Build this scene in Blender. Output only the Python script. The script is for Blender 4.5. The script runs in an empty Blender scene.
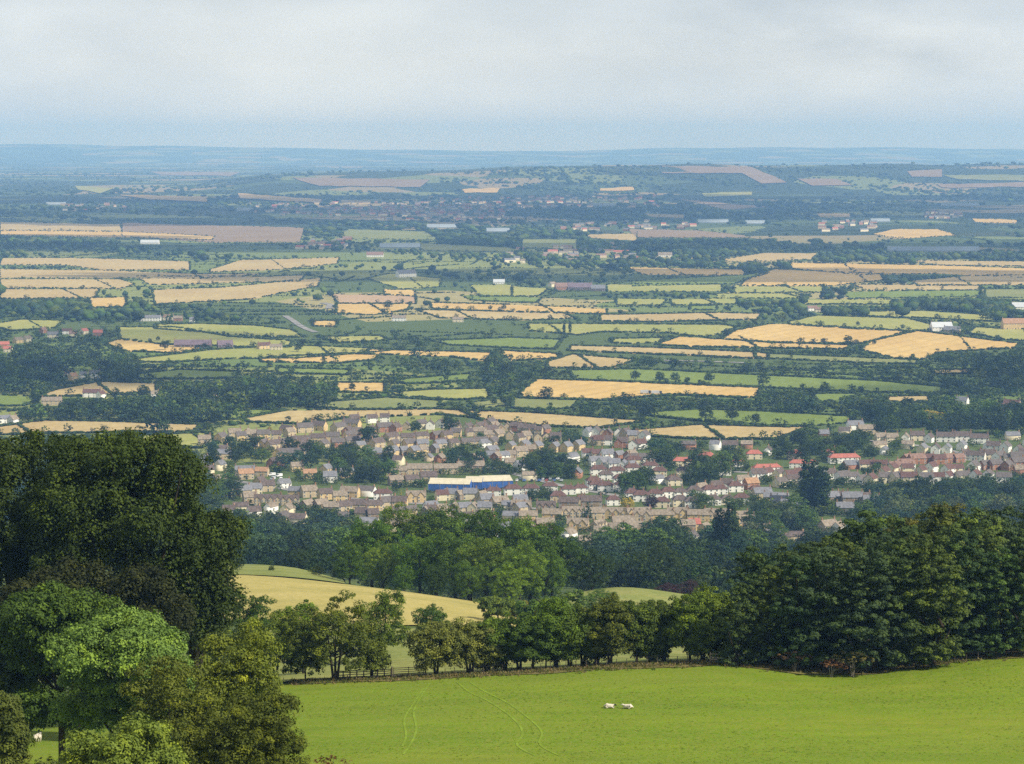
import bpy, math, random
import numpy as np
from mathutils import Vector, Matrix

random.seed(7)
RNG = np.random.default_rng(11)
R = math.radians
H, F, CX, CY = 240.0, 2430.0, 512.0, 382.0
PITCH = R(5.57)
SP, CP = math.sin(PITCH), math.cos(PITCH)
scene = bpy.context.scene
COL = scene.collection

# ------------------------------------------------------------------ helpers
def link(o, parent=None):
    COL.objects.link(o)
    if parent is not None:
        o.parent = parent
    return o

def tag(o, label=None, cat=None, group=None, kind=None):
    if label: o['label'] = label
    if cat: o['category'] = cat
    if group: o['group'] = group
    if kind: o['kind'] = kind
    return o

def empty(name, loc=(0, 0, 0), rz=0.0):
    o = bpy.data.objects.new(name, None)
    o.empty_display_size = 0.5
    o.location = loc
    o.rotation_euler = (0, 0, rz)
    return link(o)

def mesh_np(name, V, Q, mats, tint=None, col=None, midx=None, smooth=False):
    """V (n,3), Q (m,k) all faces with the same number of corners"""
    V = np.asarray(V, dtype=np.float32); Q = np.asarray(Q, dtype=np.int32)
    me = bpy.data.meshes.new(name)
    me.vertices.add(len(V)); me.vertices.foreach_set('co', V.ravel())
    k = Q.shape[1]
    me.loops.add(Q.size); me.loops.foreach_set('vertex_index', Q.ravel())
    me.polygons.add(len(Q))
    me.polygons.foreach_set('loop_start', np.arange(0, Q.size, k, dtype=np.int32))
    if midx is not None:
        me.polygons.foreach_set('material_index', np.asarray(midx, dtype=np.int32))
    if smooth:
        me.polygons.foreach_set('use_smooth', np.ones(len(Q), dtype=bool))
    for m in (mats if isinstance(mats, (list, tuple)) else [mats]):
        me.materials.append(m)
    me.update(calc_edges=True)
    if tint is not None:
        a = me.attributes.new('tint', 'FLOAT', 'POINT')
        a.data.foreach_set('value', np.asarray(tint, dtype=np.float32))
    if col is not None:
        a = me.attributes.new('col', 'FLOAT_VECTOR', 'POINT')
        a.data.foreach_set('vector', np.asarray(col, dtype=np.float32).ravel())
    return me

class MB:
    """collects simple solids into one mesh"""
    def __init__(s): s.v, s.f, s.m = [], [], []
    def add(s, vs, fs, m=0):
        b = len(s.v); s.v += [tuple(v) for v in vs]
        s.f += [tuple(b + i for i in f) for f in fs]; s.m += [m] * len(fs)
    def box(s, x0, x1, y0, y1, z0, z1, m=0):
        s.add([(x0,y0,z0),(x1,y0,z0),(x1,y1,z0),(x0,y1,z0),(x0,y0,z1),(x1,y0,z1),(x1,y1,z1),(x0,y1,z1)],
              [(3,2,1,0),(4,5,6,7),(0,1,5,4),(1,2,6,5),(2,3,7,6),(3,0,4,7)], m)
    def tube(s, pts, rads, n=7, m=0):
        pts = [Vector(p) for p in pts]; rings = []
        for i, p in enumerate(pts):
            d = (pts[min(i+1, len(pts)-1)] - pts[max(i-1, 0)])
            d = d.normalized() if d.length > 1e-6 else Vector((0,0,1))
            a = d.orthogonal().normalized(); b = d.cross(a)
            rings.append([p + (a*math.cos(2*math.pi*k/n) + b*math.sin(2*math.pi*k/n))*rads[i] for k in range(n)])
        vs = [v for r in rings for v in r]; fs = []
        for i in range(len(rings)-1):
            for k in range(n):
                fs.append((i*n+k, i*n+(k+1)%n, (i+1)*n+(k+1)%n, (i+1)*n+k))
        fs.append(tuple(range(n-1, -1, -1))); fs.append(tuple((len(rings)-1)*n+k for k in range(n)))
        s.add(vs, fs, m)
    def slab(s, a, b, c, d, t, m=0):
        """quad a b c d thickened by t along its normal"""
        a, b, c, d = [Vector(p) for p in (a, b, c, d)]
        n = (b-a).cross(d-a).normalized()*t
        s.add([a,b,c,d,a+n,b+n,c+n,d+n], [(3,2,1,0),(4,5,6,7),(0,1,5,4),(1,2,6,5),(2,3,7,6),(3,0,4,7)], m)
    def mesh(s, name, mats):
        me = bpy.data.meshes.new(name); me.from_pydata(s.v, [], s.f)
        for m in (mats if isinstance(mats, (list, tuple)) else [mats]): me.materials.append(m)
        me.polygons.foreach_set('material_index', np.array(s.m, dtype=np.int32))
        me.update(); return me
    def build(s, name, mats, parent=None):
        return link(bpy.data.objects.new(name, s.mesh(name, mats)), parent)

# ------------------------------------------------------------------ materials
def nt(name):
    m = bpy.data.materials.new(name); m.use_nodes = True
    t = m.node_tree; b = t.nodes['Principled BSDF']
    b.inputs['Roughness'].default_value = 0.85
    b.inputs['Specular IOR Level'].default_value = 0.06
    return m, t, b

def N(t, typ, **kw):
    n = t.nodes.new(typ)
    for k, v in kw.items(): setattr(n, k, v)
    return n

def mixc(t, fac, a, b, blend='MIX'):
    n = N(t, 'ShaderNodeMix', data_type='RGBA', blend_type=blend)
    for i, v in ((0, fac), (6, a), (7, b)):
        if hasattr(v, 'node'): t.links.new(v, n.inputs[i])
        elif i == 0: n.inputs[0].default_value = v
        else: n.inputs[i].default_value = tuple(v) + ((1,) if len(v) == 3 else ())
    return n.outputs[2]

def noise(t, vec, scale, detail=3.0, rough=0.55, mapping=None):
    if mapping:
        mp = N(t, 'ShaderNodeMapping'); mp.inputs['Scale'].default_value = mapping[:3]
        if len(mapping) > 3: mp.inputs['Rotation'].default_value = (0, 0, mapping[3])
        t.links.new(vec, mp.inputs['Vector']); vec = mp.outputs[0]
    n = N(t, 'ShaderNodeTexNoise'); n.inputs['Scale'].default_value = scale
    n.inputs['Detail'].default_value = detail; n.inputs['Roughness'].default_value = rough
    t.links.new(vec, n.inputs['Vector']); return n.outputs['Fac']

def ramp(t, fac, stops, const=False):
    n = N(t, 'ShaderNodeValToRGB'); e = n.color_ramp.elements
    while len(e) < len(stops): e.new(0.5)
    for i, (p, c) in enumerate(stops):
        e[i].position = p; e[i].color = tuple(c) + (1,)
    if const: n.color_ramp.interpolation = 'CONSTANT'
    t.links.new(fac, n.inputs[0]); return n.outputs[0]

def val(t, fac, lo, hi, a=0.0, b=1.0):
    n = N(t, 'ShaderNodeMapRange'); n.inputs[1].default_value = lo; n.inputs[2].default_value = hi
    n.inputs[3].default_value = a; n.inputs[4].default_value = b
    t.links.new(fac, n.inputs[0]); return n.outputs[0]

def simple(name, c, var=0.15, scale=1.0, rough=0.85, objcoord=True):
    m, t, b = nt(name)
    tc = N(t, 'ShaderNodeTexCoord'); g = N(t, 'ShaderNodeNewGeometry')
    f = noise(t, tc.outputs['Object'] if objcoord else g.outputs['Position'], scale, 4)
    lo = tuple(x*(1-var*1.5) for x in c); hi = tuple(min(1, x*(1+var*1.5)) for x in c)
    t.links.new(ramp(t, f, [(0.3, lo), (0.7, hi)]), b.inputs['Base Color'])
    b.inputs['Roughness'].default_value = rough
    return m

def field_mat(name, c, c2, stripe=0.0, ang=0.0, big=1/130.0):
    """crop field: broad uneven patches, a little fine grain and tramlines"""
    m, t, b = nt(name)
    P = N(t, 'ShaderNodeNewGeometry').outputs['Position']
    f = noise(t, P, big, 4, 0.6, (1, 0.6, 1))
    col = mixc(t, val(t, f, 0.35, 0.68), c, c2)
    f2 = noise(t, P, 0.12, 3, 0.6, (1, 0.3, 1, ang))
    col = mixc(t, val(t, f2, 0.3, 0.7, 0.0, 0.45), col, tuple(x*0.6 for x in c))
    f3 = noise(t, P, 1/22.0, 4, 0.65, (1, 0.25, 1, ang))
    col = mixc(t, val(t, f3, 0.42, 0.66, 0.0, 0.5), col, tuple(x*0.68 for x in c2))
    if stripe > 0:
        w = N(t, 'ShaderNodeTexWave'); w.inputs['Scale'].default_value = 0.013
        w.inputs['Distortion'].default_value = 0.6; w.inputs['Detail'].default_value = 1.0
        mp = N(t, 'ShaderNodeMapping'); mp.inputs['Rotation'].default_value = (0, 0, ang)
        t.links.new(P, mp.inputs['Vector']); t.links.new(mp.outputs[0], w.inputs['Vector'])
        col = mixc(t, val(t, w.outputs['Fac'], 0.8, 1.0, 0, stripe), col, tuple(x*0.55 for x in c))
    t.links.new(col, b.inputs['Base Color'])
    return m

def foliage_mat(name, use_obj=True, transl=0.13):
    m, t, b = nt(name)
    if use_obj:
        base = N(t, 'ShaderNodeObjectInfo').outputs['Color']
    else:
        base = N(t, 'ShaderNodeAttribute', attribute_name='col').outputs['Color']
    ti = N(t, 'ShaderNodeAttribute', attribute_name='tint').outputs['Fac']
    br = mixc(t, 1.0, base, ramp(t, ti, [(0.0, (0.5, 0.55, 0.6)), (0.5, (1, 1, 1)), (1.0, (2.0, 1.8, 1.05))]), 'MULTIPLY')
    t.links.new(br, b.inputs['Base Color'])
    b.inputs['Roughness'].default_value = 0.62
    b.inputs['Specular IOR Level'].default_value = 0.10
    tr = N(t, 'ShaderNodeBsdfTranslucent')
    t.links.new(mixc(t, 1.0, br, (1.2, 1.5, 0.5), 'MULTIPLY'), tr.inputs['Color'])
    mx = N(t, 'ShaderNodeMixShader'); mx.inputs[0].default_value = transl
    t.links.new(b.outputs[0], mx.inputs[1]); t.links.new(tr.outputs[0], mx.inputs[2])
    t.links.new(mx.outputs[0], t.nodes['Material Output'].inputs[0])
    return m

M = {}
M['leaf'] = foliage_mat('foliage')
M['leafc'] = foliage_mat('foliage_mass', False)
M['bark'] = simple('bark', (0.045, 0.035, 0.025), 0.3, 3.0)
M['Y'] = field_mat('ripe_wheat', (0.50, 0.33, 0.11), (0.60, 0.43, 0.17), 0.25, 0.5)
M['T'] = field_mat('stubble_tan', (0.40, 0.29, 0.125), (0.48, 0.38, 0.18), 0.2, 0.9)
M['B'] = field_mat('ploughed_brown', (0.24, 0.165, 0.10), (0.30, 0.22, 0.14), 0.15, 0.3)
M['L'] = field_mat('dry_pasture', (0.26, 0.28, 0.07), (0.38, 0.35, 0.11), 0.12, 1.1)
M['G'] = field_mat('green_crop', (0.14, 0.19, 0.035), (0.20, 0.25, 0.055), 0.15, 0.2)
M['O'] = field_mat('olive_pasture', (0.17, 0.20, 0.06), (0.25, 0.25, 0.09), 0.1, 0.7)
M['P'] = field_mat('striped_stubble', (0.44, 0.30, 0.18), (0.48, 0.34, 0.2), 0.9, 1.2)
M['road'] = simple('road_grey', (0.22, 0.21, 0.2), 0.2, 0.05, objcoord=False)

# ground
def ground_mat():
    m, t, b = nt('ground_mixed')
    P = N(t, 'ShaderNodeNewGeometry').outputs['Position']
    n1 = noise(t, P, 0.02, 4, 0.6)
    near = ramp(t, n1, [(0.3, (0.05, 0.075, 0.02)), (0.55, (0.085, 0.11, 0.03)), (0.75, (0.14, 0.14, 0.05))])
    vo = N(t, 'ShaderNodeTexVoronoi'); vo.inputs['Scale'].default_value = 1/330.0
    mp = N(t, 'ShaderNodeMapping'); mp.inputs['Rotation'].default_value = (0, 0, 0.5); mp.inputs['Scale'].default_value = (0.8, 0.55, 1)
    wob = N(t, 'ShaderNodeVectorMath', operation='ADD')
    nn = N(t, 'ShaderNodeTexNoise'); nn.inputs['Scale'].default_value = 1/400.0
    sc = N(t, 'ShaderNodeVectorMath', operation='SCALE'); sc.inputs['Scale'].default_value = 160
    t.links.new(P, nn.inputs['Vector']); t.links.new(nn.outputs['Color'], sc.inputs[0])
    t.links.new(P, wob.inputs[0]); t.links.new(sc.outputs[0], wob.inputs[1])
    t.links.new(wob.outputs[0], mp.inputs['Vector']); t.links.new(mp.outputs[0], vo.inputs['Vector'])
    sep = N(t, 'ShaderNodeSeparateColor'); t.links.new(vo.outputs['Color'], sep.inputs[0])
    mid = ramp(t, sep.outputs[0], [(0.0, (0.08, 0.11, 0.03)), (0.18, (0.13, 0.18, 0.045)), (0.38, (0.08, 0.11, 0.03)), (0.55, (0.22, 0.24, 0.07)), (0.75, (0.15, 0.19, 0.05)), (0.9, (0.33, 0.28, 0.12))], True)
    far = ramp(t, sep.outputs[0], [(0.0, (0.03, 0.045, 0.02)), (0.35, (0.07, 0.10, 0.04)), (0.5, (0.035, 0.05, 0.025)), (0.66, (0.17, 0.20, 0.07)), (0.8, (0.05, 0.06, 0.03)), (0.88, (0.28, 0.22, 0.12))], True)
    s2 = N(t, 'ShaderNodeSeparateXYZ'); t.links.new(P, s2.inputs[0])
    c = mixc(t, val(t, s2.outputs[1], 1300, 1550), near, mid)
    c = mixc(t, val(t, s2.outputs[1], 4800, 6500), c, far)
    g = noise(t, P, 0.06, 5, 0.65)
    c = mixc(t, val(t, g, 0.35, 0.7, 0.0, 0.4), c, (0.04, 0.06, 0.02))
    t.links.new(c, b.inputs['Base Color']); return m
M['ground'] = ground_mat()

def grass_mat():
    m, t, b = nt('pasture_grass')
    P = N(t, 'ShaderNodeNewGeometry').outputs['Position']
    a = noise(t, P, 0.045, 4, 0.6, (0.5, 1.5, 1))
    c = ramp(t, a, [(0.28, (0.095, 0.175, 0.008)), (0.5, (0.135, 0.215, 0.010)), (0.72, (0.185, 0.23, 0.016))])
    s = noise(t, P, 0.35, 4, 0.65, (0.35, 1.2, 1, 0.06))
    c = mixc(t, val(t, s, 0.35, 0.7, 0, 0.6), c, (0.075, 0.13, 0.008))
    d = noise(t, P, 2.2, 4, 0.75)
    c = mixc(t, val(t, d, 0.42, 0.66, 0, 0.7), c, (0.21, 0.20, 0.04))
    d2 = noise(t, P, 5.5, 3, 0.8); c = mixc(t, val(t, d2, 0.5, 0.7, 0, 0.35), c, (0.07, 0.12, 0.01))
    e = noise(t, P, 0.018, 3, 0.5, (1, 2.5, 1))
    c = mixc(t, val(t, e, 0.5, 0.75, 0, 0.4), c, (0.20, 0.21, 0.035))
    t.links.new(c, b.inputs['Base Color'])
    bp = N(t, 'ShaderNodeBump'); bp.inputs['Strength'].default_value = 0.6; bp.inputs['Distance'].default_value = 0.25
    t.links.new(noise(t, P, 1.6, 5, 0.75), bp.inputs['Height']); t.links.new(bp.outputs[0], b.inputs['Normal'])
    return m
M['grass'] = grass_mat()

def dry_mat(name, c1, c2, c3):
    m, t, b = nt(name)
    P = N(t, 'ShaderNodeNewGeometry').outputs['Position']
    c = ramp(t, noise(t, P, 0.05, 5, 0.65), [(0.3, c1), (0.5, c2), (0.72, c3)])
    c = mixc(t, val(t, noise(t, P, 0.9, 4, 0.75), 0.42, 0.7, 0, 0.55), c, tuple(x*0.55 for x in c1))
    t.links.new(c, b.inputs['Base Color'])
    bp = N(t, 'ShaderNodeBump'); bp.inputs['Strength'].default_value = 0.7; bp.inputs['Distance'].default_value = 0.3
    t.links.new(noise(t, P, 0.8, 5, 0.75), bp.inputs['Height']); t.links.new(bp.outputs[0], b.inputs['Normal'])
    return m
M['hay'] = dry_mat('dry_hill_grass', (0.28, 0.25, 0.08), (0.37, 0.31, 0.10), (0.44, 0.36, 0.14))
M['rough'] = dry_mat('rough_green_slope', (0.13, 0.16, 0.04), (0.20, 0.22, 0.06), (0.28, 0.26, 0.09))
M['verge'] = dry_mat('dry_verge', (0.13, 0.13, 0.04), (0.20, 0.16, 0.06), (0.14, 0.16, 0.03))
M['track'] = simple('worn_grass', (0.155, 0.22, 0.02), 0.15, 0.5, objcoord=False)

# ------------------------------------------------------------------ terrain
UC = np.array([-200, 0, 150, 230, 300, 400, 500, 620, 720, 850, 1024, 1224], float)
ROWS = {  # distance : screen row at which the ground lies there, per column of UC
    240: [756, 756, 760, 762, 764, 764, 764, 764, 764, 764, 764, 764],
    270: [726, 726, 722, 720, 719, 716, 713, 711, 709, 710, 707, 706],
    300: [700, 700, 695, 690, 685, 681, 676, 668, 664, 671, 657, 655],
    340: [692, 690, 683, 678, 671, 665, 662, 660, 658, 660, 652, 650],
    400: [686, 680, 655, 645, 640, 640, 645, 652, 655, 655, 650, 650],
    470: [680, 670, 625, 607, 606, 613, 622, 640, 648, 652, 650, 650],
    560: [650, 640, 585, 579, 583, 592, 607, 618, 640, 650, 650, 650],
    640: [600, 590, 572, 570, 572, 596, 606, 586, 601, 640, 640, 640],
    750: [575, 575, 566, 564, 567, 600, 606, 597, 612, 632, 632, 632],
    1000: [575]*12,
    1200: [558]*12,
}
YK, ZK = [], []
def zrow(row, y): return H - y*math.tan(PITCH + math.atan((row-CY)/F))
for yk, drop in ((-1500, 60), (-60, 19), (0, 18.5), (60, 25), (120, 39), (180, 52)):
    YK.append(yk); ZK.append([H-drop]*12)
for yk, rows in ROWS.items():
    YK.append(yk); ZK.append([zrow(r, yk) for r in rows])
for yk in (1440, 1600, 1900): YK.append(yk); ZK.append([0.0]*12)
UF = np.linspace(-200, 1224, 90)
ZF = np.array([np.interp(UF, UC, z) for z in ZK])
for _ in range(3): ZF[:, 1:-1] = (ZF[:, :-2] + 2*ZF[:, 1:-1] + ZF[:, 2:])/4
YK = np.array(YK, float)
TAN = np.zeros_like(ZF)
for i in range(1, len(YK)-1):
    TAN[i] = (ZF[i+1]-ZF[i-1])/(YK[i+1]-YK[i-1])
TAN[-3:] = 0; TAN[0] = 0
def sstep(a, b, x):
    t = np.clip((x-a)/(b-a), 0, 1); return t*t*(3-2*t)
def terr(x, y):
    x = np.asarray(x, float); y = np.asarray(y, float)
    u = np.clip(CX + F*x/np.maximum(y, 60)*0.985, -200, 1224)
    yc = np.clip(y, YK[0], YK[-1]-1e-3)
    i = np.clip(np.searchsorted(YK, yc, side='right')-1, 0, len(YK)-2)
    fu = (u+200)/(1424)*(len(UF)-1); j = np.clip(fu.astype(int), 0, len(UF)-2); w = fu-j
    def g(A, k): return A[k, j]*(1-w) + A[k, j+1]*w
    h = YK[i+1]-YK[i]; s = (yc-YK[i])/h
    z = (2*s**3-3*s**2+1)*g(ZF, i) + (s**3-2*s**2+s)*h*g(TAN, i) + (-2*s**3+3*s**2)*g(ZF, i+1) + (s**3-s**2)*h*g(TAN, i+1)
    # low wooded ridge far off
    rh = np.interp(CX+F*x/np.maximum(y, 60), [-900, 200, 262, 340, 480, 620, 760, 900, 1024, 1500], [0, 0, 55, 72, 98, 112, 122, 124, 116, 90])
    rh = rh*(1+0.05*np.sin(x/410.0)+0.03*np.sin(x/170.0+1.3))
    rh = rh*(1+0.02*np.sin(x/95.0+2)+0.02*np.sin(x/231.0)*np.sin(y/300.0))
    z = z + rh*sstep(11600, 13900, y)*(1-sstep(15000, 19000, y))
    # hills on the horizon
    uu = CX+F*x/np.maximum(y, 60)
    fh = 0.62*np.interp(uu, [-900, -100, 20, 90, 150, 210, 300, 420, 560, 650, 740, 850, 960, 1100, 1900],
                   [250, 360, 430, 410, 370, 330, 290, 270, 210, 290, 340, 330, 280, 260, 220])
    z = z + fh*sstep(31000, 39000, y)*(1-sstep(40500, 47000, y))*(1+0.05*np.sin(x/900.0)+0.03*np.sin(x/310.0))
    return z

def grid_rows():
    ys = list(np.arange(-60, 760, 6.0)) + list(np.arange(760, 1560, 16.0))
    y = 1580.0
    while y < 48500: ys.append(y); y *= 1.028
    return [-1500, -700, -300, -120] + ys
def build_ground():
    ys = np.array(grid_rows()); s = np.linspace(-1, 1, 181); s = np.sign(s)*np.abs(s)**1.25
    w = np.maximum(420, np.abs(ys)*0.42)
    X = s[None, :]*w[:, None]; Y = np.repeat(ys[:, None], len(s), 1)
    Z = terr(X, Y)
    n, m = X.shape
    V = np.stack([X, Y, Z], -1).reshape(-1, 3)
    i = np.arange((n-1)*m).reshape(n-1, m)[:, :-1].ravel()
    Q = np.stack([i, i+1, i+m+1, i+m], 1)
    return tag(link(bpy.data.objects.new('ground', mesh_np('ground', V, Q, M['ground'], smooth=True))), kind='structure')
build_ground()

YS = np.concatenate([np.arange(100, 1600, 3.0), 1600*1.004**np.arange(0, 850)])
def hit(px, py):
    """where the sight line through a spot of the view meets the land: x, y, z arrays"""
    px = np.atleast_1d(np.asarray(px, float)); py = np.atleast_1d(np.asarray(py, float))
    X = np.zeros(len(px)); Y = np.zeros(len(px)); Z = np.zeros(len(px))
    for a in range(0, len(px), 4000):
        p, q = px[a:a+4000], py[a:a+4000]
        cx = (p-CX)/F; cy = -(q-CY)/F
        dy = CP + cy*SP; dz = -SP + cy*CP
        x = (cx/dy)[:, None]*YS[None]; z = H + (dz/dy)[:, None]*YS[None]
        d = z - terr(x, np.repeat(YS[None], len(p), 0))
        under = d < 0
        k = np.where(under.any(1), under.argmax(1), len(YS)-1); k = np.maximum(k, 1)
        r = np.arange(len(p)); d0, d1 = d[r, k-1], d[r, k]
        w = np.clip(d0/(d0-d1+1e-9), 0, 1)
        y = YS[k-1]*(1-w)+YS[k]*w
        X[a:a+4000] = (cx/dy)*y; Y[a:a+4000] = y; Z[a:a+4000] = terr((cx/dy)*y, y)
    return X, Y, Z
def hit1(px, py):
    x, y, z = hit([px], [py]); return float(x[0]), float(y[0]), float(z[0])
def at(px, y):
    """a spot at distance y in the direction of view column px"""
    x = (px-CX)/F*y*1.015; return x, y, float(terr(x, y))
def project(x, y, z):
    dep = y*CP - (z-H)*SP; up = y*SP + (z-H)*CP
    return CX + F*x/dep, CY - F*up/dep

# ------------------------------------------------------------------ fields on the vale
FIELDS = [
('T',[(0,223),(120,225),(122,231),(0,230)]),('B',[(122,225),(305,229),(300,241),(210,241),(122,236)]),
('Y',[(0,231),(120,232),(215,236),(212,239),(120,237),(0,235)]),
('T',[(0,259),(70,259),(190,262),(190,269),(100,269),(65,265),(0,265)]),
('T',[(210,269),(240,261),(340,259),(337,264),(280,269),(210,271)]),
('T',[(0,270),(100,271),(200,274),(268,274),(200,278),(0,277)]),
('T',[(135,277),(270,277),(305,276),(300,281),(150,284)]),
('T',[(0,280),(120,280),(135,284),(120,288),(0,287)]),
('T',[(0,290),(100,290),(95,297),(0,298)]),('Y',[(88,299),(126,298),(126,306),(92,307)]),
('T',[(152,290),(225,288),(322,280),(318,287),(250,298),(155,302)]),
('L',[(367,279),(390,275),(442,279),(440,286),(400,288)]),
('P',[(331,295),(416,297),(416,303),(338,303)]),('Y',[(384,290),(415,291),(415,296),(384,294)]),
('O',[(342,230),(425,232),(440,239),(345,238)]),('O',[(420,244),(512,248),(512,252),(420,250)]),
('Y',[(119,196),(208,198),(207,202),(150,200)]),('Y',[(238,195),(322,200),(320,203),(240,199)]),
('T',[(340,200),(372,201),(370,204),(342,203)]),('Y',[(462,190),(500,189),(497,193),(465,193)]),
('B',[(292,179),(430,181),(420,187),(320,186)]),('B',[(150,172),(240,173),(230,176),(160,175)]),
('L',[(75,187),(115,189),(100,193),(78,190)]),
('B',[(662,168),(752,169),(787,182),(762,183),(742,174),(662,174)]),('B',[(797,180),(837,180),(852,185),(812,186)]),
('B',[(907,172),(942,171),(942,177),(912,177)]),('O',[(942,176),(1024,176),(1024,181),(960,180)]),
('B',[(937,185),(1040,183),(1040,187),(942,188)]),('Y',[(600,189),(634,188),(634,191),(600,191)]),
('Y',[(817,214),(850,214),(850,217),(820,217)]),('Y',[(872,234),(892,230),(937,230),(957,235),(902,238)]),
('Y',[(972,219),(1017,220),(1017,223),(975,222)]),('T',[(644,214),(684,215),(684,218),(650,217)]),
('T',[(584,235),(637,234),(637,240),(592,238)]),('B',[(627,230),(697,231),(745,235),(745,237),(637,237)]),
('B',[(677,200),(747,205),(777,206),(727,209)]),('L',[(702,194),(752,193),(752,196),(704,197)]),
('O',[(522,240),(577,240),(577,248),(522,247)]),('Y',[(627,268),(744,270),(744,275),(642,274)]),
('T',[(717,260),(762,254),(817,254),(812,259),(752,261)]),
('G',[(632,281),(670,279),(740,276),(770,274),(735,283),(632,285)]),
('Y',[(747,279),(775,271),(880,275),(884,280),(830,285),(740,285)]),
('Y',[(790,264),(862,265),(930,266),(1040,269),(1040,277),(935,273),(860,274),(792,269)]),
('T',[(912,261),(1040,262),(1040,266),(935,265)]),('T',[(912,281),(962,277),(1040,276),(1040,284),(918,285)]),
('L',[(607,285),(722,285),(722,291),(607,291)]),
('L',[(735,286),(823,286),(823,292),(735,292)]),('T',[(850,285),(980,286),(980,290),(870,290)]),
('G',[(840,292),(980,291),(980,296),(850,298)]),('L',[(800,300),(893,300),(890,304),(800,304)]),
('O',[(985,290),(1040,290),(1040,297),(985,297)]),
('L',[(862,312),(925,311),(985,315),(1000,322),(985,321),(920,318),(865,316)]),
('L',[(788,322),(818,316),(908,319),(933,325),(933,330),(905,331),(855,329),(790,325)]),
('Y',[(735,331),(768,325),(793,325),(903,331),(904,333),(863,343),(810,343),(768,342),(722,339)]),
('Y',[(870,342),(918,332),(1020,344),(1016,348),(965,351),(938,353),(925,359),(895,358),(860,350)]),
('Y',[(655,345),(680,337),(768,343),(852,345),(846,349),(830,349),(700,347)]),
('L',[(975,328),(1040,329),(1040,342),(1000,339),(968,333)]),
('O',[(755,352),(768,354),(918,360),(918,364),(860,363),(755,358)]),
('G',[(568,371),(640,370),(768,376),(878,381),(945,387),(940,393),(880,392),(768,388),(690,385),(575,380)]),
('T',[(932,370),(973,370),(970,374),(934,374)]),('T',[(886,397),(930,396),(930,402),(888,402)]),
('G',[(810,394),(865,394),(840,400),(820,403)]),
('G',[(640,413),(700,410),(768,412),(856,417),(850,423),(790,427),(700,421),(655,417)]),
('T',[(610,432),(700,425),(760,427),(812,427),(777,439),(700,439),(642,436)]),
('T',[(460,411),(530,413),(650,421),(600,428),(540,426),(480,420)]),
('L',[(512,287),(549,289),(540,295),(512,296)]),('G',[(461,296),(512,297),(542,298),(537,302),(512,302),(470,300)]),
('Y',[(430,303),(512,305),(607,309),(607,314),(512,312),(432,309)]),
('L',[(615,299),(667,300),(662,305),(617,305)]),('L',[(670,300),(737,299),(737,304),(672,305)]),
('G',[(690,306),(717,306),(717,310),(690,310)]),('L',[(717,294),(800,294),(800,298),(717,298)]),
('T',[(600,315),(720,313),(762,314),(757,320),(730,320),(650,322),(600,321)]),
('T',[(415,310),(512,312),(562,313),(575,318),(540,320),(508,320),(440,318)]),
('L',[(527,324),(720,325),(738,327),(707,337),(667,333),(600,332),(580,335),(530,331)]),
('G',[(431,341),(512,338),(562,340),(555,349),(512,348),(450,345)]),
('L',[(610,339),(667,338),(660,342),(632,344),(612,343)]),
('T',[(570,346),(652,348),(768,353),(768,359),(700,356),(620,353),(570,351)]),
('T',[(547,362),(572,355),(637,360),(612,368),(547,368)]),
('Y',[(500,351),(557,354),(560,358),(512,361)]),
('Y',[(537,380),(640,383),(762,388),(757,398),(672,395),(600,400),(520,398),(520,393)]),
('O',[(512,398),(582,400),(572,408),(537,410),(512,408)]),
('Y',[(336,304),(411,303),(408,310),(371,315),(336,313)]),('Y',[(311,321),(338,321),(336,327),(313,326)]),
('L',[(470,286),(512,286),(512,295),(480,296)]),
('L',[(155,325),(200,324),(256,326),(293,330),(303,337),(256,336),(200,332),(155,329)]),
('L',[(118,328),(175,328),(230,337),(292,341),(290,347),(240,347),(200,345),(165,344),(120,340)]),
('Y',[(105,344),(120,339),(155,344),(180,346),(212,348),(175,353),(125,351)]),
('L',[(135,359),(215,350),(300,346),(400,350),(370,353),(300,358),(225,359),(175,362),(135,362)]),
('Y',[(368,350),(493,353),(486,361),(451,357),(368,354)]),
('Y',[(260,358),(343,354),(381,355),(375,360),(341,363),(261,362)]),
('G',[(276,368),(351,370),(348,375),(278,373)]),('G',[(135,374),(180,370),(240,372),(236,378),(180,379),(138,379)]),
('G',[(391,380),(471,374),(468,381),(405,384)]),('Y',[(334,383),(385,383),(386,393),(338,392)]),
('L',[(385,393),(430,390),(488,389),(491,398),(456,400),(405,397)]),
('O',[(305,404),(386,398),(441,401),(438,409),(350,410),(308,407)]),
('O',[(471,403),(505,399),(508,406),(475,408)]),
('G',[(180,417),(256,410),(285,411),(240,419),(185,422)]),
('T',[(240,419),(285,411),(425,409),(462,411),(478,418),(440,415),(350,418),(300,424),(250,422)]),
('T',[(55,390),(100,382),(157,384),(157,392),(110,395),(35,397)]),
('G',[(-10,395),(33,397),(37,401),(22,406),(-10,406)]),
('T',[(-10,428),(45,421),(110,422),(200,425),(195,432),(60,433),(-10,435)]),
('L',[(140,436),(205,433),(217,443),(200,448),(140,444)]),
('T',[(200,394),(235,391),(215,398)]),('L',[(-10,325),(20,320),(65,321),(55,328),(10,331)]),
('L',[(318,337),(380,336),(388,340),(340,343)]),
]
SS = 2  # mask cells per pixel
MW, MHt = 1124*SS, 600*SS
mask = np.zeros((MHt, MW), bool)     # covers columns -50..1074
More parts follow.
